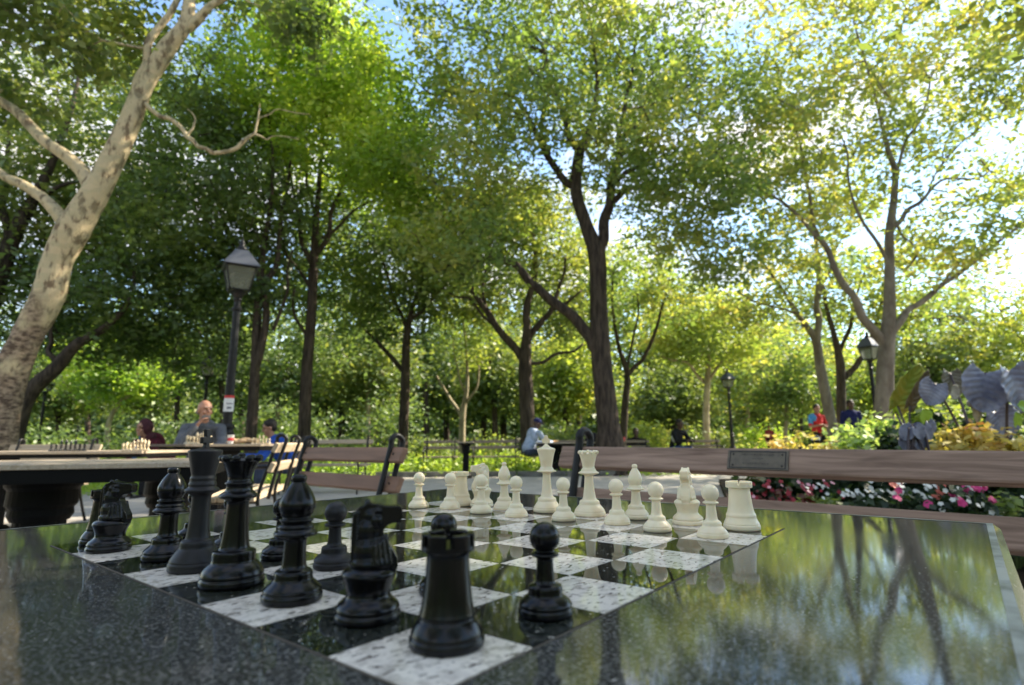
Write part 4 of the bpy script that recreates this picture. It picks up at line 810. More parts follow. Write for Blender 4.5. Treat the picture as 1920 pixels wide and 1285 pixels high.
tree('plane_tree', 'big pale plane tree with widely spread limbs at the right', 14,
 [(1655, 820, 46), (1658, 756, 38), (1660, 690, 34), (1665, 625, 31), (1668, 569, 25), (1668, 500, 21), (1668, 435, 19), (1676, 375, 16), (1678, 321, 14), (1665, 281, 11), (1648, 207, 8), (1628, 134, 6), (1600, 40, 4)],
 [[(1662, 650, 26), (1636, 618, 20), (1615, 592, 18), (1582, 535, 15), (1555, 475, 12), (1528, 442, 10), (1461, 375, 6), (1410, 335, 4)],
  [(1668, 628, 20), (1702, 582, 14), (1743, 555, 12), (1796, 515, 10), (1870, 455, 8), (1940, 405, 6)], [(1672, 430, 12), (1700, 395, 10), (1736, 368, 8), (1776, 335, 6), (1856, 321, 4)],
  [(1679, 330, 9), (1700, 260, 7), (1740, 180, 5), (1790, 100, 3)], [(1545, 462, 8), (1520, 380, 7), (1505, 290, 5), (1480, 200, 3)], [(1668, 500, 9), (1620, 420, 7), (1590, 330, 5), (1570, 240, 3)], [(1740, 365, 5), (1800, 270, 4), (1860, 210, 3)], [(1678, 350, 7), (1690, 440, 5), (1720, 480, 3)]],
 [(1480, 80, 140, 100, 0, 3, 58), (1680, 70, 160, 100, 0, 3, 66), (1860, 120, 110, 110, 0, 2.5, 44), (1560, 230, 140, 90, 0, 3, 58), (1760, 220, 130, 80, 0, 3, 46), (1430, 280, 100, 90, 0, 2.5, 36), (1830, 430, 110, 80, 0, 2.5, 30), (1740, 470, 90, 60, 0, 2, 18), (1490, 370, 90, 70, 0, 2, 22), (1600, 380, 80, 60, 1, 2, 16), (1880, 320, 60, 50, 0, 2, 10), (1650, -100, 260, 90, 0, 4, 32), (1950, -60, 200, 130, 0, 4, 30), (1950, 300, 50, 200, 0, 2, 20), (1420, -90, 150, 80, 0, 3, 18)],
 'yellow', bk_grey, leaf=.14, nl=44, spread=.66, seed=24, sides=14)
# --- farther trees: every one its own trunk and crown
far = [  # px, Y, top py, half width px, leaf colour, bark, label
 (-40, 26, 560, 130, 'dark', bk_dark, 'distant dark tree closing the view at the left frame edge'),
 (110, 34, 640, 100, 'mid', bk_dark, 'distant tree behind the left plane trunk near the brick block'),
 (225, 24, 560, 100, 'bright', bk_pale, 'thin pale leaning trunk between the cream bench and the maroon coat'),
 (330, 30, 470, 110, 'dark', bk_dark, 'distant green tree behind the man in the maroon coat'),
 (420, 27, 500, 100, 'dark', bk_dark, 'distant dark tree behind the near lamp post'),
 (520, 32, 560, 100, 'dark', bk_pale, 'distant tree with a pale stem right of the twin dark stems'),
 (690, 30, 560, 100, 'mid', bk_pale, 'distant tree with a thin light stem above the brown bench'),
 (640, 40, 400, 120, 'dark', bk_dark, 'far dark tree seen through the crown above the brown bench'),
 (800, 36, 480, 120, 'dark', bk_dark, 'far green tree left of the small pale-stemmed tree'),
 (930, 30, 600, 70, 'mid', bk_dark, 'middle-distance thin dark tree behind the ivory bishop'),
 (945, 44, 440, 130, 'olive', bk_dark, 'far olive tree behind the forking dark tree'),
 (1062, 33, 620, 80, 'lime', bk_dark, 'lime-green tree beside the low brick house'),
 (1085, 46, 420, 130, 'mid', bk_dark, 'far green tree behind the central trunk'),
 (1215, 38, 470, 120, 'olive', bk_dark, 'far olive tree between the central trunk and the small lamp'),
 (1262, 30, 680, 70, 'mid', bk_dark, 'low green tree above the dark seated figure'),
 (1400, 36, 560, 110, 'lime', bk_pale, 'far yellow-green tree behind the small lamp'),
 (1472, 30, 620, 80, 'olive', bk_pale, 'pale-stemmed olive tree left of the man in red'),
 (1500, 48, 560, 130, 'mid', bk_dark, 'far green tree behind the men standing at the right'),
 (1620, 40, 640, 110, 'lime', bk_dark, 'far lime tree glimpsed between the forked trees at the right'),
 (1745, 30, 530, 100, 'mid', bk_dark, 'green tree above the big purple leaves'),
 (1850, 34, 490, 120, 'yellow', bk_dark, 'yellowing tree at the far right above the large leaves'),
 (1960, 28, 500, 120, 'lime', bk_dark, 'lime tree cut by the right frame edge'),
]
far += [
 (165, 42, 600, 60, 'dark', bk_dark, 'slender dark trunk far back just right of the left plane trunk'),
 (285, 46, 620, 60, 'mid', bk_pale, 'slender pale trunk far back above the maroon coat'),
 (455, 44, 600, 60, 'dark', bk_dark, 'slender dark trunk between the near lamp post and the twin stems'),
 (617, 38, 610, 60, 'mid', bk_dark, 'slender trunk right of the trunk above the brown bench'),
 (705, 44, 600, 60, 'dark', bk_pale, 'pale slender trunk left of the dark forked trunk in the middle distance'),
 (838, 46, 620, 60, 'mid', bk_dark, 'slender trunk just left of the small pale-stemmed tree'),
 (905, 40, 640, 60, 'dark', bk_dark, 'slender dark trunk between the pale young tree and the forking dark tree'),
 (1020, 42, 640, 55, 'mid', bk_pale, 'pair of pale slender stems above the ivory king'),
 (1285, 46, 620, 60, 'lime', bk_dark, 'slender dark trunk behind the pale pillar'),
 (1430, 44, 640, 60, 'mid', bk_dark, 'slender dark trunk right of the small lamp post'),
]
for i, (px, Y, top, hw, lm, bk_, lb) in enumerate(far):
    h = (835 - top); lean = random.uniform(-12, 12)
    tw = 9 if bk_ is bk_pale else 12
    if i == 2:
        tr = [(200, 835, 12), (205, 790, 11), (225, 755, 9), (243, 738, 8), (262, 690, 5)]
    else: tr = [(px, 835, tw), (px + lean * .4, 835 - h * .35, tw * .85), (px + lean, 835 - h * .6, tw * .5), (px + lean, 835 - h * .85, tw * .25)]
    lim = [[(px + lean * .4, 835 - h * .35, tw * .5), (px - hw * .4, 835 - h * .6, tw * .3), (px - hw * .7, 835 - h * .75, 2)], [(px + lean * .4, 835 - h * .4, tw * .5), (px + hw * .4, 835 - h * .62, tw * .3), (px + hw * .7, 835 - h * .78, 2)]]
    s = Y / 30
    bl = [(px, top + h * .28, hw * .8, h * .28, 0, 2.5 * s, 46), (px - hw * .45, top + h * .5, hw * .6, h * .2, 0, 2 * s, 26), (px + hw * .45, top + h * .48, hw * .6, h * .2, 0, 2 * s, 26), (px, top + h * .62, hw * .7, h * .14, .5, 2 * s, 20)]
    tree('park_tree', lb, Y, tr, lim, bl, lm, bk_, leaf=.0078 * Y, nl=36, spread=.034 * Y, seed=100 + i, group='trees beyond the benches', sides=7, twig=1.2)

# --- shrubs along the far side of the plaza
def shrub(px, Y, w_px, h_px, lm, label, leaf=None, n=26, nl=40, seed=0, base=0, name='shrub', cat='shrub', group='shrubs beyond the plaza', lmat=None):
    rg = np.random.default_rng(seed); b = at(px, 800, Y); b.z = gz(Y) + base
    rx, hz = w_px * Y / F / 2, h_px * Y / F
    r = empty(name, b, 0, label, cat, group)
    k = rg.normal(0, 1, (n, 3)); k /= np.linalg.norm(k, axis=1)[:, None]; k *= rg.uniform(.3, 1, (n, 1)) ** .5
    c = k * np.array([rx * .8, rx * .7, hz * .42]) + np.array([0, 0, hz * .5]); c[:, 2] = np.maximum(c[:, 2], .05)
    mb = MB()
    for q in c[:14]: mb.tube([(q[0] * .15, q[1] * .15, -.05), (q[0] * .6, q[1] * .6, q[2] * .55), q], [.012 * Y / 20, .008 * Y / 20, .003 * Y / 20], 4)
    mb.build('stems', bk_dark, r)
    me = leaf_mesh('foliage', c, nl, max(rx, hz) * .3, leaf or .0075 * Y, lmat or LM[lm], flat=.8, rg=rg)
    add_mesh('foliage', me, r); return r
sh = [(90, 20, 170, 70, 'dark', 'shrub beyond the cream bench at the far left'), (250, 19, 150, 60, 'dark', 'shrub left of the maroon coat'), (350, 21, 150, 90, 'dark', 'shrub behind the maroon coat and the bald man'), (470, 20, 130, 90, 'dark', 'dark shrub right of the near lamp foot'), (560, 22, 140, 105, 'dark', 'shrub above the pale sunlit bench'), (650, 19, 130, 45, 'dark', 'low dark shrub over the left part of the brown bench'), (718, 24, 130, 125, 'dark', 'dark conifer-like shrub behind the brown bench'), (800, 22, 110, 44, 'mid', 'low green shrub right of the brown bench support'), (905, 24, 120, 40, 'mid', 'shrub behind the black pedestal'), (1055, 23, 110, 60, 'mid', 'green shrub behind the ivory king'), (1218, 24, 130, 62, 'lime', 'lime shrub left of the dark seated figure'), (1320, 26, 130, 50, 'mid', 'shrub below the yellow-green plane crown'), (1225, 34, 150, 80, 'lime', 'rounded yellow shrub farther back right of the central trunk'), (1420, 33, 140, 50, 'bright', 'shrub behind the small lamp'), (1590, 26, 180, 65, 'lime', 'shrub behind the two standing men'), (1720, 20, 160, 120, 'lime', 'tall lime shrub right of the big plane trunk'), (1850, 18, 220, 130, 'mid', 'dark green shrub mass behind the big purple leaves'), (1000, 30, 120, 55, 'dark', 'shrub behind the forking dark tree')]
for i, (a, Y, wd_, h, lm, lb) in enumerate(sh): shrub(a, Y, wd_, h, lm, lb, n=30, nl=46, seed=300 + i)
# far wood closing the horizon, and ivy / grass
rg = np.random.default_rng(5); n = 2600
c = np.stack([rg.uniform(-75, 75, n), rg.uniform(62, 75, n), rg.uniform(.2, 1, n) ** .8 * 11], 1)
c[:, 2] *= .75 + .35 * np.sin(c[:, 0] * .22) * np.cos(c[:, 0] * .071)
n2 = 2600; c2 = np.stack([rg.uniform(-75, 75, n2), rg.uniform(58, 66, n2), rg.uniform(.05, 1, n2) * 5.5], 1); n3 = 2600; a3 = rg.uniform(math.pi * .93, math.pi * 2.07, n3); r3 = rg.uniform(26, 44, n3); c3 = np.stack([np.cos(a3) * r3, np.sin(a3) * r3 - 1, rg.uniform(.02, 1, n3) * 9], 1); c = np.concatenate([c, c2, c3])  # last batch is a ring added behind the camera to darken reflections
o = add_mesh('far_wood', leaf_mesh('far_wood', c, 26, 2.0, .62, LM['dark'], flat=.7, rg=rg)); tag(o, 'mass of green trees closing the park, with an added ring behind the viewer', 'wood', kind='stuff')
n = 5200; yy = 12.9 + rg.uniform(0, 1, n) ** 1.6 * 14; xx = rg.uniform(-1, .34, n) * yy * 1.0
c = np.stack([xx, yy, np.array([gz(q) for q in yy]) + .06 + rg.uniform(0, .20, n)], 1)
o = add_mesh('ground_cover', leaf_mesh('ground_cover', c, 14, .3, .09, LM['bright'], flat=.4, rg=rg)); tag(o, 'green ivy and grass on the ground behind the far benches', 'ground cover', kind='stuff')
n = 2500; xx = rg.uniform(-13, -3.2, n); yy = rg.uniform(8.6, 13, n); ok = (xx < -(14 - (yy - 7) * 1.3) + 6.5)
c = np.stack([xx, yy, np.array([gz(q) for q in yy]) + .03], 1)[ok]
o = add_mesh('lawn', leaf_mesh('lawn', c, 14, .3, .07, LM['bright'], flat=.15, rg=rg)); tag(o, 'green grass seen under the tables at the left', 'grass', kind='stuff')
# --- unseen trees added to shade the table and darken its reflections
def unseen_shade_tree(label, x, y, h, cr, n, lm, seed):
    rg = np.random.default_rng(seed); random.seed(seed)
    r = empty('shade_tree', (x, y, 0), 0, label, 'tree'); mb = MB()
    mb.tube([(0, 0, -.1), (.1, 0, h * .3), (0, .1, h * .6), (.1, .1, h * .9)], [.32, .27, .2, .06], 12, 4)
    c = rg.normal(0, 1, (n, 3)); c /= np.linalg.norm(c, axis=1)[:, None]; c *= rg.uniform(.2, 1, (n, 1)) ** .4; c = c * np.array([cr, cr, h * .27]) + np.array([0, 0, h * .72])
    for q in c[::8]: mb.tube([(0, 0, min(h * .8, q[2] * .6)), (q[0] * .5, q[1] * .5, q[2] * .9), tuple(q)], [.09, .05, .01], 5)
    mb.build('trunk', bk_dark, r, smooth=True); add_mesh('crown', leaf_mesh('crown', c, 40, .8, .2, LM[lm], rg=rg), r)
unseen_shade_tree('large added tree, unseen behind the viewer on the left, blocking sky light', -6.5, -5.5, 12, 5.0, 240, 'dark', 71)
unseen_shade_tree('large dense tree added outside the view to the right to shade the table', 8.5, 3.4, 12, 4.6, 620, 'mid', 73)
unseen_shade_tree('large added tree, unseen behind the viewer on the right, blocking sky light', 5.5, -6.5, 13, 5.0, 240, 'dark', 72)

# ------------------------------------------------------------------ flower bed at the right
bed = mat('bed_soil', (.035, .026, .018), .95, .1)
mb = MB(); P_ = [(1.75, 4.2), (2.2, 3.2), (5.2, 2.6), (14, 2.6), (14, 9), (6, 10.5), (3.6, 10), (2.6, 7)]
k = len(P_); mb.add([(x, y, gz(y) + .012) for x, y in P_] + [(x, y, gz(y) + .10) for x, y in P_], [tuple(range(k, 2 * k))] + [(i, (i + 1) % k, k + (i + 1) % k, k + i) for i in range(k)])
tag(mb.build('flower_bed_soil', bed), kind='structure')
pur = leafmat('leaves_purple_grey', [(.045, .04, .06), (.09, .085, .12), (.17, .17, .22)], 3, .25, .4)
cole = leafmat('leaves_coleus_gold', [(.40, .32, .08), (.54, .48, .14), (.62, .58, .24)], 4, .4)
coler = leafmat('leaves_coleus_red', [(.42, .16, .08), (.56, .44, .13), (.62, .56, .22)], 5, .4)
redl = leafmat('leaves_begonia_red', [(.05, .008, .012), (.12, .015, .02), (.10, .10, .03)], 6, .3)
deep = leafmat('leaves_deep_green', [(.012, .028, .012), (.022, .05, .018), (.05, .09, .025)], 3, .35)
hyd = leafmat('blooms_pale_green', [(.18, .30, .08), (.34, .48, .16), (.50, .60, .28)], 3, .45)
def clumpy(px, Y, w_px, y_top, lmat, label, name='coleus', cat='plant', leaf=.06, n=26, nl=22, seed=0, group=None, ybase=None):
    """plant whose top reaches picture row y_top"""
    b = at(px, 800, Y); top = at(px, y_top, Y).z; b.z = gz(Y) + .09; H = top - b.z; rx = w_px * Y / F / 2
    rg = np.random.default_rng(seed); r = empty(name, b, 0, label, cat, group)
    a = rg.uniform(0, 2 * math.pi, n); q = rg.uniform(0, 1, n) ** .5
    c = np.stack([np.cos(a) * q * rx * .85, np.sin(a) * q * rx * .6, H * (.98 - .45 * q ** 2) * rg.uniform(.55, 1, n)], 1)
    mb = MB()
    for z in c: mb.tube([(z[0] * .4, z[1] * .4, -.05), (z[0] * .8, z[1] * .8, z[2] * .6), z], [.006, .005, .003], 4)
    mb.build('stems', mat('green_stems', (.08, .12, .03), .6), r)
    add_mesh('foliage', leaf_mesh('foliage', c, nl, leaf * 1.6, leaf, lmat, flat=.6, upb=.6, slim=.72, rg=rg), r); return r
sd_ = 500
for (px, Y, wp, yt, lm_, lb, nm, cat_, lf) in [
 (1462, 6.6, 70, 812, coler, 'orange-yellow coleus at the left end of the flower bed', 'coleus', 'plant', .07),
 (1500, 6.2, 80, 810, cole, 'golden coleus right of the orange-yellow one', 'coleus', 'plant', .07),
 (1545, 6.4, 60, 818, cole, 'golden coleus just under the man in red', 'coleus', 'plant', .07),
 (1600, 6.0, 80, 786, hyd, 'pale green hydrangea in front of the man in navy', 'hydrangea', 'plant', .08),
 (1640, 6.4, 70, 770, hyd, 'tall pale green hydrangea before the right lamp post', 'hydrangea', 'plant', .08),
 (1575, 5.2, 60, 818, LM['mid'], 'low green plant in front of the hydrangeas', 'leafy_plant', 'plant', .06),
 (1665, 5.4, 80, 790, deep, 'dark green bush at the foot of the right lamp', 'leafy_plant', 'plant', .07),
 (1718, 5.8, 70, 778, deep, 'dark green plant behind the rounded purple foliage', 'leafy_plant', 'plant', .07),
 (1755, 4.6, 60, 806, cole, 'golden coleus right of the rounded purple foliage', 'coleus', 'plant', .075),
 (1800, 4.5, 76, 792, coler, 'tallest orange coleus under the pale hanging leaves', 'coleus', 'plant', .075),
 (1845, 4.4, 70, 806, coler, 'red-centred coleus under the big purple leaf', 'coleus', 'plant', .075),
 (1895, 4.3, 70, 818, cole, 'low golden coleus at the right frame edge', 'coleus', 'plant', .07),
 (1860, 5.6, 130, 745, deep, 'dark mass of leaves below the two biggest purple leaves', 'leafy_plant', 'plant', .10),
 (1790, 5.8, 90, 760, deep, 'dark leafy plant below the left purple leaf', 'leafy_plant', 'plant', .10),
 (1735, 6.4, 90, 735, LM['lime'], 'lime-green foliage between the striped leaf and the left purple leaf', 'leafy_plant', 'plant', .11)]:
    sd_ += 1; clumpy(px, Y, wp, yt, lm_, lb, nm, cat_, leaf=lf, n=30, nl=24, seed=sd_)
# rounded purple foliage made of overlapping ruffled leaves
def big_leaf(mb, base, d, up_, L_, W, droop=.25, ruf=.03, nu=36, nv=9, heart=True):
    """leaf blade: midrib along d, width across, veins as ridges"""
    d = Vector(d).normalized(); up_ = Vector(up_); s = d.cross(up_).normalized(); n_ = s.cross(d).normalized(); vs = []; fs = []
    for i in range(nu + 1):
        t = i / nu; 
        w_ = (math.sin(math.pi * min(1, t * .90 + .10)) ** .5) * (1 - .12 * t) if heart else math.sin(math.pi * (t * .96 + .02)) ** .6
        for j in range(-nv, nv + 1):
            v = j / nv; back = -.16 * abs(v) ** 1.5 * (1 - t) if heart else 0
            vein = math.cos((t * 1.0 - abs(v) * .3) * 44) * .022 * L_ * (min(1, abs(v) * 3)) * (1 - abs(v) * .5)
            z = -droop * L_ * (t ** 2) * .6 + (abs(v) ** 1.2) * .10 * W - ruf * abs(v) ** 3 * math.sin(t * 17 + j * .3) * L_ + vein
            vs.append(Vector(base) + d * (L_ * (t + back)) + s * (W * .5 * v * w_) + n_ * z)
    m2 = 2 * nv + 1
    for i in range(nu):
        for j in range(2 * nv): fs.append((i * m2 + j, i * m2 + j + 1, (i + 1) * m2 + j + 1, (i + 1) * m2 + j))
    mb.add(vs, fs)
def leafskin(name, c1, c2, sc=8, rough=.35):
    mt = mat(name, c1, rough, .6, noise=(sc, c2, .4, .62)); mt.node_tree.nodes['Principled BSDF'].inputs['Transmission Weight'].default_value = 0; return mt
m_pur = leafskin('purple_leaf', (.12, .125, .20), (.27, .28, .38)); m_gr = leafskin('brown_grey_leaf', (.10, .09, .07), (.16, .15, .10)); m_wh = leafskin('withered_leaf', (.45, .42, .34), (.24, .22, .17), 20, .7)
m_str = leafskin('banana_leaf', (.22, .30, .04), (.42, .36, .05), 6, .45); m_lg = leafskin('lime_leaf', (.25, .42, .03), (.32, .5, .05), 6, .4); m_br = leafskin('brown_leaf', (.10, .075, .04), (.16, .12, .05), 10, .6)
ear = at(1830, 800, 5.0); ear.z = gz(5) + .09
er = empty('elephant_ear_plant', ear, 0, 'elephant ear plant with huge ribbed purple-grey leaves at the right edge', 'plant')
def earleaf(px, py, Y, wpx, hpx, dpx, dpy, M_, stem=True, dro=.25, face=.0):
    """leaf centred at px,py; its midrib hangs along picture direction dpx,dpy"""
    c = at(px, py, Y) - ear; W = wpx * Y / F * .84; H = hpx * Y / F * .74; py += 4; c = at(px, py, Y) - ear; d = (ri * dpx - up * dpy).normalized(); d = (d + fwd * -.25).normalized()
    nrm = (-fwd + up * .45 + ri * face).normalized(); b = c - d * H * .45
    mb = MB(); big_leaf(mb, b, d, nrm, H, W, dro, .025); o = mb.build('leaf', M_, er, smooth=True)
    so = o.modifiers.new('thick', 'SOLIDIFY'); so.thickness = .003
    if stem: 
        q = MB(); g = Vector((random.uniform(-.15, .15), random.uniform(-.1, .1), 0)); q.tube([g, (g + b) / 2 + Vector((0, 0, .15)), b], [.016, .012, .008], 7, 4); q.build('stem', mat('purple_stem', (.07, .05, .06), .5), o, smooth=True)
earleaf(1846, 728, 4.8, 108, 104, -.25, 1, m_pur, face=-.1)
earleaf(1908, 726, 4.7, 110, 110, .25, 1, m_pur, face=.2)
earleaf(1747, 733, 4.9, 66, 60, -.5, 1, m_pur)
earleaf(1787, 716, 5.3, 54, 64, .1, 1, m_gr)
earleaf(1880, 790, 5.1, 90, 70, .4, 1, m_pur)
for a in [(1791, 733, 40, 20, .9, .5), (1822, 748, 44, 18, .9, .8), (1833, 768, 26, 46, .2, 1), (1845, 762, 18, 18, 1, .3)]:
    earleaf(a[0], a[1], 4.85, a[2], a[3], a[4], a[5], m_wh, False, .5)
earleaf(1908, 783, 4.5, 22, 34, -.2, -1, m_lg, False); earleaf(1735, 775, 4.6, 34, 32, -.3, -1, m_lg, False); earleaf(1916, 758, 4.5, 30, 20, -1, -.4, m_lg, False)
ear_keep = ear; ear = at(1705, 800, 5.4); ear.z = gz(5) + .09
er = empty('banana_plant', ear, 0, 'upright yellow-green striped leaf with a brown edge left of the purple leaves', 'plant')
earleaf(1700, 722, 5.4, 52, 118, .28, -1, m_str, dro=-.1); earleaf(1722, 728, 5.3, 26, 100, .35, -1, m_br, dro=.1); earleaf(1689, 735, 5.5, 22, 110, .1, -1, m_lg, dro=.0)
ear = at(1712, 820, 4.4); ear.z = gz(4.4) + .09
er = empty('purple_leafy_plant', ear, 0, 'rounded dull purple foliage like a cabbage on the bench back', 'plant')
random.seed(8)
for a in [(1712, 815, 52, 40, 0, 1), (1700, 808, 36, 34, -.6, 1), (1724, 806, 36, 34, .6, 1), (1712, 800, 36, 26, 0, 1), (1700, 828, 40, 30, -.5, 1), (1726, 828, 36, 30, .5, 1), (1740, 808, 30, 34, .7, 1), (1748, 796, 24, 30, .5, .9)]:
    earleaf(a[0], a[1], 4.4 - random.uniform(0, .06), a[2], a[3], a[4], a[5], m_pur, True, .45)
# impatiens and begonias seen between the bench slats
def flower(mb, c, r, nrm):
    nrm = nrm.normalized(); u = nrm.orthogonal().normalized(); v = nrm.cross(u); ph = random.uniform(0, 6)
    for k in range(5):
        a = ph + k * 2 * math.pi / 5; d = u * math.cos(a) + v * math.sin(a); s = u * -math.sin(a) + v * math.cos(a)
        mb.add([c, c + d * r * .6 - s * r * .48 + nrm * r * .1, c + d * r, c + d * r * .6 + s * r * .48 + nrm * r * .1], [(0, 1, 2, 3)])
fm_ = {k: mat('petals_' + k, v, .6, .3) for k, v in dict(white=(.62, .62, .58), pink=(.52, .04, .17), coral=(.55, .14, .10), red=(.26, .02, .03), palepink=(.7, .35, .4)).items()}
def flowering(px, py, Y, wpx, lmat, cols, label, seed, name='impatiens', nfl=16, fr=.018):
    random.seed(seed); c0 = at(px, py, Y); b = Vector((c0.x, c0.y, gz(Y) + .09)); H = max(.12, c0.z - b.z); rx = wpx * Y / F / 2
    r = empty(name, b, 0, label, 'flowers'); rg = np.random.default_rng(seed); n = 34
    a = rg.uniform(0, 6.28, n); q = rg.uniform(0, 1, n) ** .5; zc = H * (1 - .35 * q ** 2)
    c = np.stack([np.cos(a) * q * rx, np.sin(a) * q * rx, zc * rg.uniform(.35, 1, n)], 1)
    mb = MB()
    for z in c: mb.tube([(z[0] * .5, z[1] * .5, -.05), z], [.004, .003], 4)
    mb.build('stems', mat('green_stems', (.08, .12, .03), .6), r)
    add_mesh('foliage', leaf_mesh('foliage', c, 16, .05, .05, lmat, flat=.6, upb=.6, slim=.6, rg=rg), r)
    for cn, cnt, sz in cols:
        for i in range(cnt):
            mb = MB(); aa = random.uniform(0, 6.28); qq = random.random() ** .5; p = Vector((math.cos(aa) * qq * rx, math.sin(aa) * qq * rx * .9 - .02, H * (1.06 - .42 * qq * random.random()) + .012))
            for _ in range(3 if sz > 1.2 else 1): flower(mb, p + Vector((random.uniform(-1, 1), random.uniform(-1, 1), random.uniform(-1, 1))) * fr * .5, fr * (sz if sz < 1.2 else sz * .72) * .85, Vector((random.uniform(-.5, .5), -1 + random.random() * .5, random.uniform(.2, 1))))
            mb.build('bloom', fm_[cn], r)
fl = [(1440, 915, 3.5, 90, redl, [('red', 16, 1), ('palepink', 5, .8)], 'red-leaved begonia at the left end below the plaque'),
 (1490, 922, 3.4, 90, redl, [('red', 14, 1.1)], 'dark red begonia right of the first one'),
 (1535, 910, 3.5, 80, LM['mid'], [('palepink', 8, 1), ('white', 8, .9), ('red', 6, 1)], 'begonia with pale pink blooms left of the dark gap'),
 (1605, 930, 3.3, 70, deep, [('white', 14, 1)], 'white impatiens left of the pink ones'),
 (1650, 915, 3.3, 80, deep, [('white', 18, 1), ('pink', 2, 1.9)], 'white impatiens with one pink head below the bench slat'),
 (1700, 912, 3.2, 80, deep, [('white', 14, 1), ('pink', 3, 2.0), ('coral', 2, 1.9)], 'impatiens with deep pink heads in the middle of the bed'),
 (1745, 908, 3.2, 70, deep, [('white', 10, 1), ('coral', 4, 2.0)], 'impatiens with two coral heads'),
 (1780, 925, 3.1, 70, deep, [('white', 12, 1), ('pink', 3, 2.1)], 'impatiens with a low deep pink head'),
 (1825, 915, 3.1, 70, deep, [('white', 14, 1), ('pink', 4, 1.9)], 'impatiens with several pink heads at the right'),
 (1560, 925, 4.0, 90, deep, [('red', 3, .8)], 'dark green plant in the gap between the begonias and impatiens'),
 (1875, 930, 3.2, 90, LM['mid'], [('white', 3, .8)], 'green plant at the right end of the impatiens'),
 (1920, 925, 3.2, 80, deep, [('white', 2, .8)], 'dark plant cut by the right frame edge under the slat')]
for i, a in enumerate(fl): flowering(*a, seed=700 + i, name='begonia' if 'begonia' in a[-1] and i < 3 else 'impatiens')
for i, (px, Y, wp, yt) in enumerate([(1440, 4.6, 130, 880), (1530, 4.6, 130, 870), (1620, 4.4, 130, 868), (1710, 4.3, 130, 870), (1800, 4.2, 130, 868), (1890, 4.0, 130, 870)]):
    clumpy(px, Y, wp, yt, deep, ['lowest dark foliage behind the begonias', 'dark foliage behind the pale pink begonia', 'dark foliage behind the white impatiens', 'dark foliage behind the deep pink impatiens', 'dark foliage behind the coral impatiens', 'dark foliage at the right frame edge behind the flowers'][i], 'leafy_plant', leaf=.09, n=34, nl=26, seed=800 + i)

# ------------------------------------------------------------------ people
skin = {k: mat('skin_' + k, v, .5, .4, noise=(9, tuple(c * .8 for c in v), .4, .7)) for k, v in dict(light=(.44, .22, .14), tan=(.36, .19, .12), dark=(.10, .055, .038)).items()}
for k in skin.values():
    b_ = k.node_tree.nodes['Principled BSDF']; b_.inputs['Subsurface Weight'].default_value = .1; b_.inputs['Subsurface Radius'].default_value = (.02, .01, .005); b_.inputs['Subsurface Scale'].default_value = .5
def cloth(name, c, c2=None): return mat('cloth_' + name, c, .85, .15, noise=(14, c2 or tuple(x * .7 for x in c), .4, .65), bump=(30, .5, .012))
hairm = mat('dark_hair', (.018, .013, .010), .6, .3, bump=(60, .5, .01)); greyh = mat('grey_stubble', (.22, .19, .17), .8); eyew = mat('eye_dark', (.02, .015, .012), .2)
def pose(sit=False, lean=0.0, arms='down', head=(0, 0)):
    """joints in metres, facing local +y"""
    J = {}
    hz_ = .52 if sit else .95
    J['hip'] = Vector((0, 0, hz_)); ln = Vector((0, math.sin(lean), math.cos(lean)))
    J['chest'] = J['hip'] + ln * .30; J['neck'] = J['hip'] + ln * .50 + Vector((0, .01, 0)); J['head'] = J['neck'] + Vector((head[0] * .05, .03 + math.sin(lean * .5) * .1 + head[1] * .05, .155))
    for s, n in ((-1, 'L'), (1, 'R')):
        J['sh' + n] = J['neck'] + Vector((.185 * s, -.01, -.065)); J['hj' + n] = J['hip'] + Vector((.095 * s, 0, -.02))
        if sit: J['kn' + n] = Vector((.13 * s, .42, .50)); J['an' + n] = Vector((.13 * s, .44, .09)); 
        else: J['kn' + n] = Vector((.105 * s, .02, .50)); J['an' + n] = Vector((.11 * s, -.02, .09))
        J['to' + n] = J['an' + n] + Vector((.02 * s, .17, -.06))
        sh = J['sh' + n]
        if arms == 'down': e, w_ = sh + Vector((.05 * s, -.01, -.29)), sh + Vector((.06 * s, .07, -.54))
        elif arms == 'table': e, w_ = sh + Vector((.07 * s, .16, -.22)), sh + Vector((-.06 * s, .37, -.20))
        elif arms == 'chin': e, w_ = sh + Vector((.04 * s, .24, -.20)), (sh + Vector((-.12 * s, .24, .02)) if s > 0 else sh + Vector((.10, .38, -.24)))
        elif arms == 'crossed': e, w_ = sh + Vector((.07 * s, .03, -.27)), sh + Vector((-.20 * s, .19, -.22))
        elif arms == 'lap': e, w_ = sh + Vector((.06 * s, .04, -.28)), sh + Vector((-.08 * s, .26, -.34))
        J['el' + n], J['wr' + n] = e, w_
    return J
def hand(mb, w_, el, s, curl=.5):
    d = (w_ - el).normalized(); side = d.cross(Vector((0, 0, 1))); side = side.normalized() if side.length > .1 else Vector((1, 0, 0)); nrm = side.cross(d).normalized()
    M3 = Matrix((side, d, nrm)).transposed(); mb.ell(w_ + d * .045, (.040, .052, .017), M3, 12, 8)
    for k, (o, L_) in enumerate(((-.029, .062), (-.010, .074), (.010, .070), (.029, .056))):
        a = w_ + d * .085 + side * o; b = a + (d - nrm * curl * .5).normalized() * L_ * .5; c = b + (d * (1 - curl) - nrm * curl).normalized() * L_ * .5
        mb.cap(a, b, .0095, .0088, 8); mb.cap(b, c, .0088, .0078, 8)
    a = w_ + d * .03 - side * s * .03; b = a + (d * .6 - side * s * .8).normalized() * .035; mb.cap(a, b, .0115, .010, 8); mb.cap(b, b + (d * .9 - side * s * .2 - nrm * .3).normalized() * .03, .010, .0085, 8)
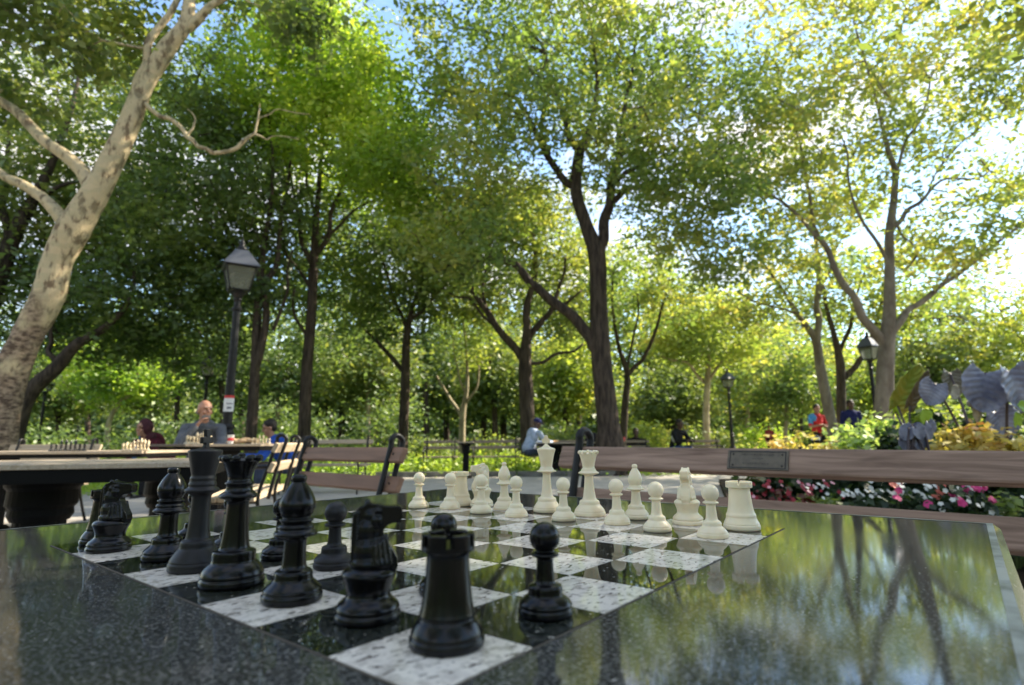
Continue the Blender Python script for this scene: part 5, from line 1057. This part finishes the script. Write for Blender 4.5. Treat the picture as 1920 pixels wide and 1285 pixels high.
def person(label, loc, rz, J, skin_m, top, bottom, hair='short', sc=1.0, sleeves='long', extra=None, facing=0.0, vox=.008, tilt=0, cap_m=None, group=None):
    r = empty('person', loc, rz, label, 'person', group); r.scale = (sc,) * 3
    H = J['head']; Mh = Euler((tilt, 0, facing)).to_matrix()
    mb = MB(); c = mb.cap
    P = lambda x, y, z: H + Mh @ Vector((x, y, z))
    mb.ell(P(0, -.008, .025), (.074, .094, .095), Mh, 20, 14); mb.ell(P(0, .018, -.045), (.056, .068, .072), Mh, 18, 12)
    mb.cap(P(0, .082, .012), P(0, .104, -.022), .010, .015, 8); mb.ell(P(0, .088, -.062), (.024, .010, .006), Mh, 10, 6); mb.ell(P(0, .086, -.073), (.020, .010, .007), Mh, 10, 6)
    mb.ell(P(0, .066, -.098), (.026, .022, .02), Mh, 10, 8); mb.cap(P(-.045, .076, .03), P(.045, .076, .03), .012, .012, 8)
    for s in (-1, 1): mb.ell(P(.076 * s, -.005, -.01), (.010, .018, .030), Mh, 10, 8); mb.ell(P(.038 * s, .064, -.03), (.022, .02, .02), Mh, 10, 8)
    c(J['neck'] - Vector((0, 0, .03)), H + Vector((0, -.012, -.06)), .056, .054, 14)
    mb.ell(J['chest'] + Vector((0, 0, .06)), (.165, .105, .19), None, 18, 12); mb.ell(J['hip'] + Vector((0, 0, .06)), (.155, .11, .15), None, 18, 12); c(J['hip'], J['chest'], .13, .13, 14)
    for n, s in (('L', -1), ('R', 1)):
        c(J['neck'] - Vector((0, .0, .05)), J['sh' + n], .058, .052, 12); c(J['sh' + n], J['el' + n], .050, .038, 12); c(J['el' + n], J['wr' + n], .038, .026, 12)
        hand(mb, J['wr' + n], J['el' + n], s)
        c(J['hj' + n], J['kn' + n], .085, .055, 14); c(J['kn' + n], J['an' + n], .055, .038, 12); c(J['an' + n] - Vector((0, .03, .045)), J['to' + n], .036, .030, 10)
    body = bake_remesh('body', mb, vox, skin_m, r, smooth=2)
    for s in (-1, 1):
        e = MB(); e.ell(P(.031 * s, .082, .008), (.012, .008, .007), Mh, 10, 6); e.build('eye', eyew, r, smooth=True)
        e = MB(); e.cap(P(.016 * s, .092, .030), P(.048 * s, .082, .031), .0045, .0035, 6); e.build('eyebrow', hairm if hair != 'bald' else greyh, r, smooth=True)
    # clothes follow the body, a little outside it
    t = MB(); g = .014; tc_ = t.cap
    t.ell(J['chest'] + Vector((0, 0, .05)), (.178, .122, .20), None, 18, 12); t.ell(J['hip'] + Vector((0, .0, .08)), (.172, .13, .15), None, 18, 12); tc_(J['hip'] + Vector((0, 0, .06)), J['chest'], .148, .145, 14)
    tc_(J['neck'] - Vector((0, 0, .045)), J['neck'] + Vector((0, 0, .0)), .07, .066, 14)
    for n in 'LR':
        tc_(J['neck'] - Vector((0, 0, .055)), J['sh' + n], .070, .066, 12)
        if sleeves == 'long': tc_(J['sh' + n], J['el' + n], .064, .054, 12); tc_(J['el' + n], J['el' + n].lerp(J['wr' + n], .93), .054, .040, 12)
        else: tc_(J['sh' + n], J['sh' + n].lerp(J['el' + n], .75), .064, .056, 12)
        if sleeves == 'long':
            for q in range(3): t.ell(J['sh' + n].lerp(J['el' + n], .35 + q * .28), (.066, .060, .016), None, 10, 6)
    for q in range(4): t.ell(J['hip'].lerp(J['chest'], q * .22) + Vector((0, .03, .05)), (.165, .115, .02), None, 14, 6)
    bake_remesh('shirt', t, vox, top, r, smooth=4)
    t = MB(); tc_ = t.cap; t.ell(J['hip'] + Vector((0, 0, .0)), (.168, .128, .12), None, 18, 12)
    for n in 'LR': tc_(J['hj' + n], J['kn' + n], .100, .070, 14); tc_(J['kn' + n], J['kn' + n].lerp(J['an' + n], .92), .070, .055, 12)
    bake_remesh('trousers', t, vox, bottom, r, smooth=4)
    for n in 'LR':
        t = MB(); t.cap(J['an' + n] - Vector((0, .035, .04)), J['to' + n] + Vector((0, .01, .005)), .047, .040, 12); t.box(tuple((J['an' + n] + J['to' + n]) / 2 + Vector((0, -.01, -.052))), (.085, .26, .02)); t.build('shoe', cloth('shoe', (.03, .028, .028)), r, smooth=True)
    if hair == 'short':
        h = MB(); h.ell(P(0, -.022, .045), (.083, .098, .092), Mh, 20, 12); h.ell(P(0, -.05, .0), (.078, .066, .08), Mh, 16, 10); h.build('hair', hairm, r, smooth=True)
    if hair == 'bald':
        h = MB(); h.ell(P(0, -.045, -.02), (.082, .062, .045), Mh, 18, 10); h.ell(P(0, .045, -.082), (.050, .052, .040), Mh, 16, 10); h.build('beard', greyh, r, smooth=True)
    if hair == 'cap':
        h = MB(); h.ell(P(0, -.008, .055), (.086, .106, .075), Mh, 20, 12); h.ell(P(0, .10, .042), (.065, .07, .010), Mh, 16, 6); h.build('cap', cap_m, r, smooth=True)
    if hair == 'hood':
        h = MB(); h.ell(P(0, -.03, .02), (.105, .11, .13), Mh, 20, 12); h.ell(J['neck'] + Vector((0, -.03, .03)), (.12, .10, .09), None, 16, 10); bake_remesh('hood', h, .01, cap_m, r, smooth=3)
    if extra: extra(r, J, P, Mh)
    return r
def seat_at(px, Y, zfix=None):
    p = at(px, 800, Y); return (p.x, p.y, gz(Y) if zfix is None else zfix)
gs = cloth('grey_sweat', (.12, .125, .14)); jn = cloth('denim', (.06, .075, .12)); lb = cloth('light_blue', (.42, .50, .66)); mar = cloth('maroon', (.07, .012, .018)); blu = cloth('strong_blue', (.03, .09, .40)); rd = cloth('red', (.60, .04, .04)); nv = cloth('navy', (.02, .025, .10)); bk = cloth('black', (.018, .018, .02)); yg = cloth('yellow_green', (.50, .58, .18)); hb = cloth('hood_blue', (.05, .08, .22)); sky_b = cloth('sky_blue', (.10, .33, .65))
person('bald bearded man in a grey sweatshirt with raised hands behind the left chess table', seat_at(384, 7.1, .10), R(-155), pose(True, .32, 'chin'), skin['light'], gs, jn, 'bald', 1.02, facing=R(30), vox=.007)
def pack(r, J, P, Mh):
    t = MB(); t.ell(J['chest'] + Vector((.13, .08, .10)), (.07, .05, .20), None, 14, 8); t.build('blue_scarf', cloth('scarf_blue', (.04, .25, .55)), r, smooth=True)
    t = MB(); t.ell(J['neck'] + Vector((.05, .12, -.2)), (.06, .04, .10), None, 12, 8); t.build('scarf_end', cloth('scarf_blue', (.04, .25, .55)), r, smooth=True)
person('hunched person in a maroon coat with blue patches, left of the bald man', seat_at(314, 8.8, .06), R(165), pose(True, .75, 'lap'), skin['tan'], mar, bk, 'hood', 1.0, facing=0, cap_m=cloth('maroon_hood', (.07, .025, .03)), extra=pack)
person('dark-haired person in blue bending over behind the iron bench hoops', seat_at(548, 8.6, .02), R(120), pose(True, .55, 'table'), skin['tan'], blu, jn, 'short', .98, tilt=-.3)
def paper(r, J, P, Mh):
    t = MB(); t.box(tuple((J['wrL'] + J['wrR']) / 2 + Vector((0, .06, .0))), (.30, .22, .02), Euler((R(12), 0, 0)).to_matrix()); t.build('folded_paper', mat('orange_paper', (.68, .38, .18), .7), r)
person('man in light blue shirt and dark cap reading on the far bench', seat_at(990, 13.35, gz(13.3)), R(-62), pose(True, .38, 'table'), skin['dark'], lb, cloth('dark_jeans', (.07, .08, .12)), 'cap', 1.04, tilt=-.35, cap_m=nv, extra=paper, vox=.009)
person('hooded person in blue seated left of the red cup', seat_at(1140, 15.6, gz(15) - .02), R(-100), pose(True, .25, 'lap'), skin['dark'], hb, bk, 'hood', 1.02, cap_m=cloth('hood2', (.04, .08, .25)), vox=.01)
person('person in dark clothes seated low right of the red cup', seat_at(1191, 15.8, gz(15) - .16), R(170), pose(True, .3, 'lap'), skin['dark'], bk, bk, 'short', 1.0, vox=.01)
def bag(r, J, P, Mh):
    t = MB(); t.ell(J['chest'] + Vector((.16, .05, .0)), (.09, .07, .13), None, 14, 10); t.build('pale_bag', cloth('bag', (.5, .5, .52)), r, smooth=True)
person('dark seated figure with a pale bag by the pale pillar', seat_at(1264, 15.6, gz(15)), R(-150), pose(True, .3, 'table'), skin['dark'], bk, cloth('blue_jeans', (.07, .12, .28)), 'short', 1.05, extra=bag, vox=.01)
def shoulder(r, J, P, Mh):
    t = MB(); t.cap(J['shR'] + Vector((0, 0, .0)), J['shR'].lerp(J['elR'], .65), .070, .062, 12); t.ell(J['chest'] + Vector((.12, -.01, .1)), (.08, .125, .13), None, 14, 10); t.build('blue_panel', sky_b, r, smooth=True)
person('man in a red and blue shirt standing with folded arms', seat_at(1533, 15.5), R(192), pose(False, 0, 'crossed'), skin['light'], rd, bk, 'short', 1.0, 'short', extra=shoulder, facing=R(-15), vox=.009)
def vest(r, J, P, Mh):
    t = MB(); t.ell(J['chest'] + Vector((.0, .035, -.06)), (.15, .105, .20), None, 16, 10); t.build('green_bib', yg, r, smooth=True)
person('man in navy with a yellow-green shirt front standing at the right', seat_at(1598, 15.0), R(175), pose(False, 0, 'down'), skin['dark'], nv, nv, 'short', 1.05, extra=vest, vox=.009)
person('tiny distant person in red near the end of the far path', seat_at(1441, 30), R(180), pose(False, 0, 'down'), skin['light'], cloth('dull_red', (.30, .05, .05)), bk, 'short', .9, vox=.012)
# a dark shoulder bag on the bench beside the black hoop of the long bench
mb = MB(); mb.ell((0, 0, .12), (.16, .10, .13), None, 18, 10); mb.ell((0, 0, .05), (.18, .12, .07), None, 18, 8)
q = at(1110, 820, 14.2); bo_ = bake_remesh('dark_bag', mb, .012, cloth('bag_black', (.02, .018, .025))); bo_.location = (q.x, q.y, gz(14.2) + .74); tag(bo_, 'dark rounded bag on a far table left of the hooded person', 'bag')
far_table('low far table under the dark bag', (q.x, q.y, gz(14.2) - .03), 0, .8, .55, .765, .04)
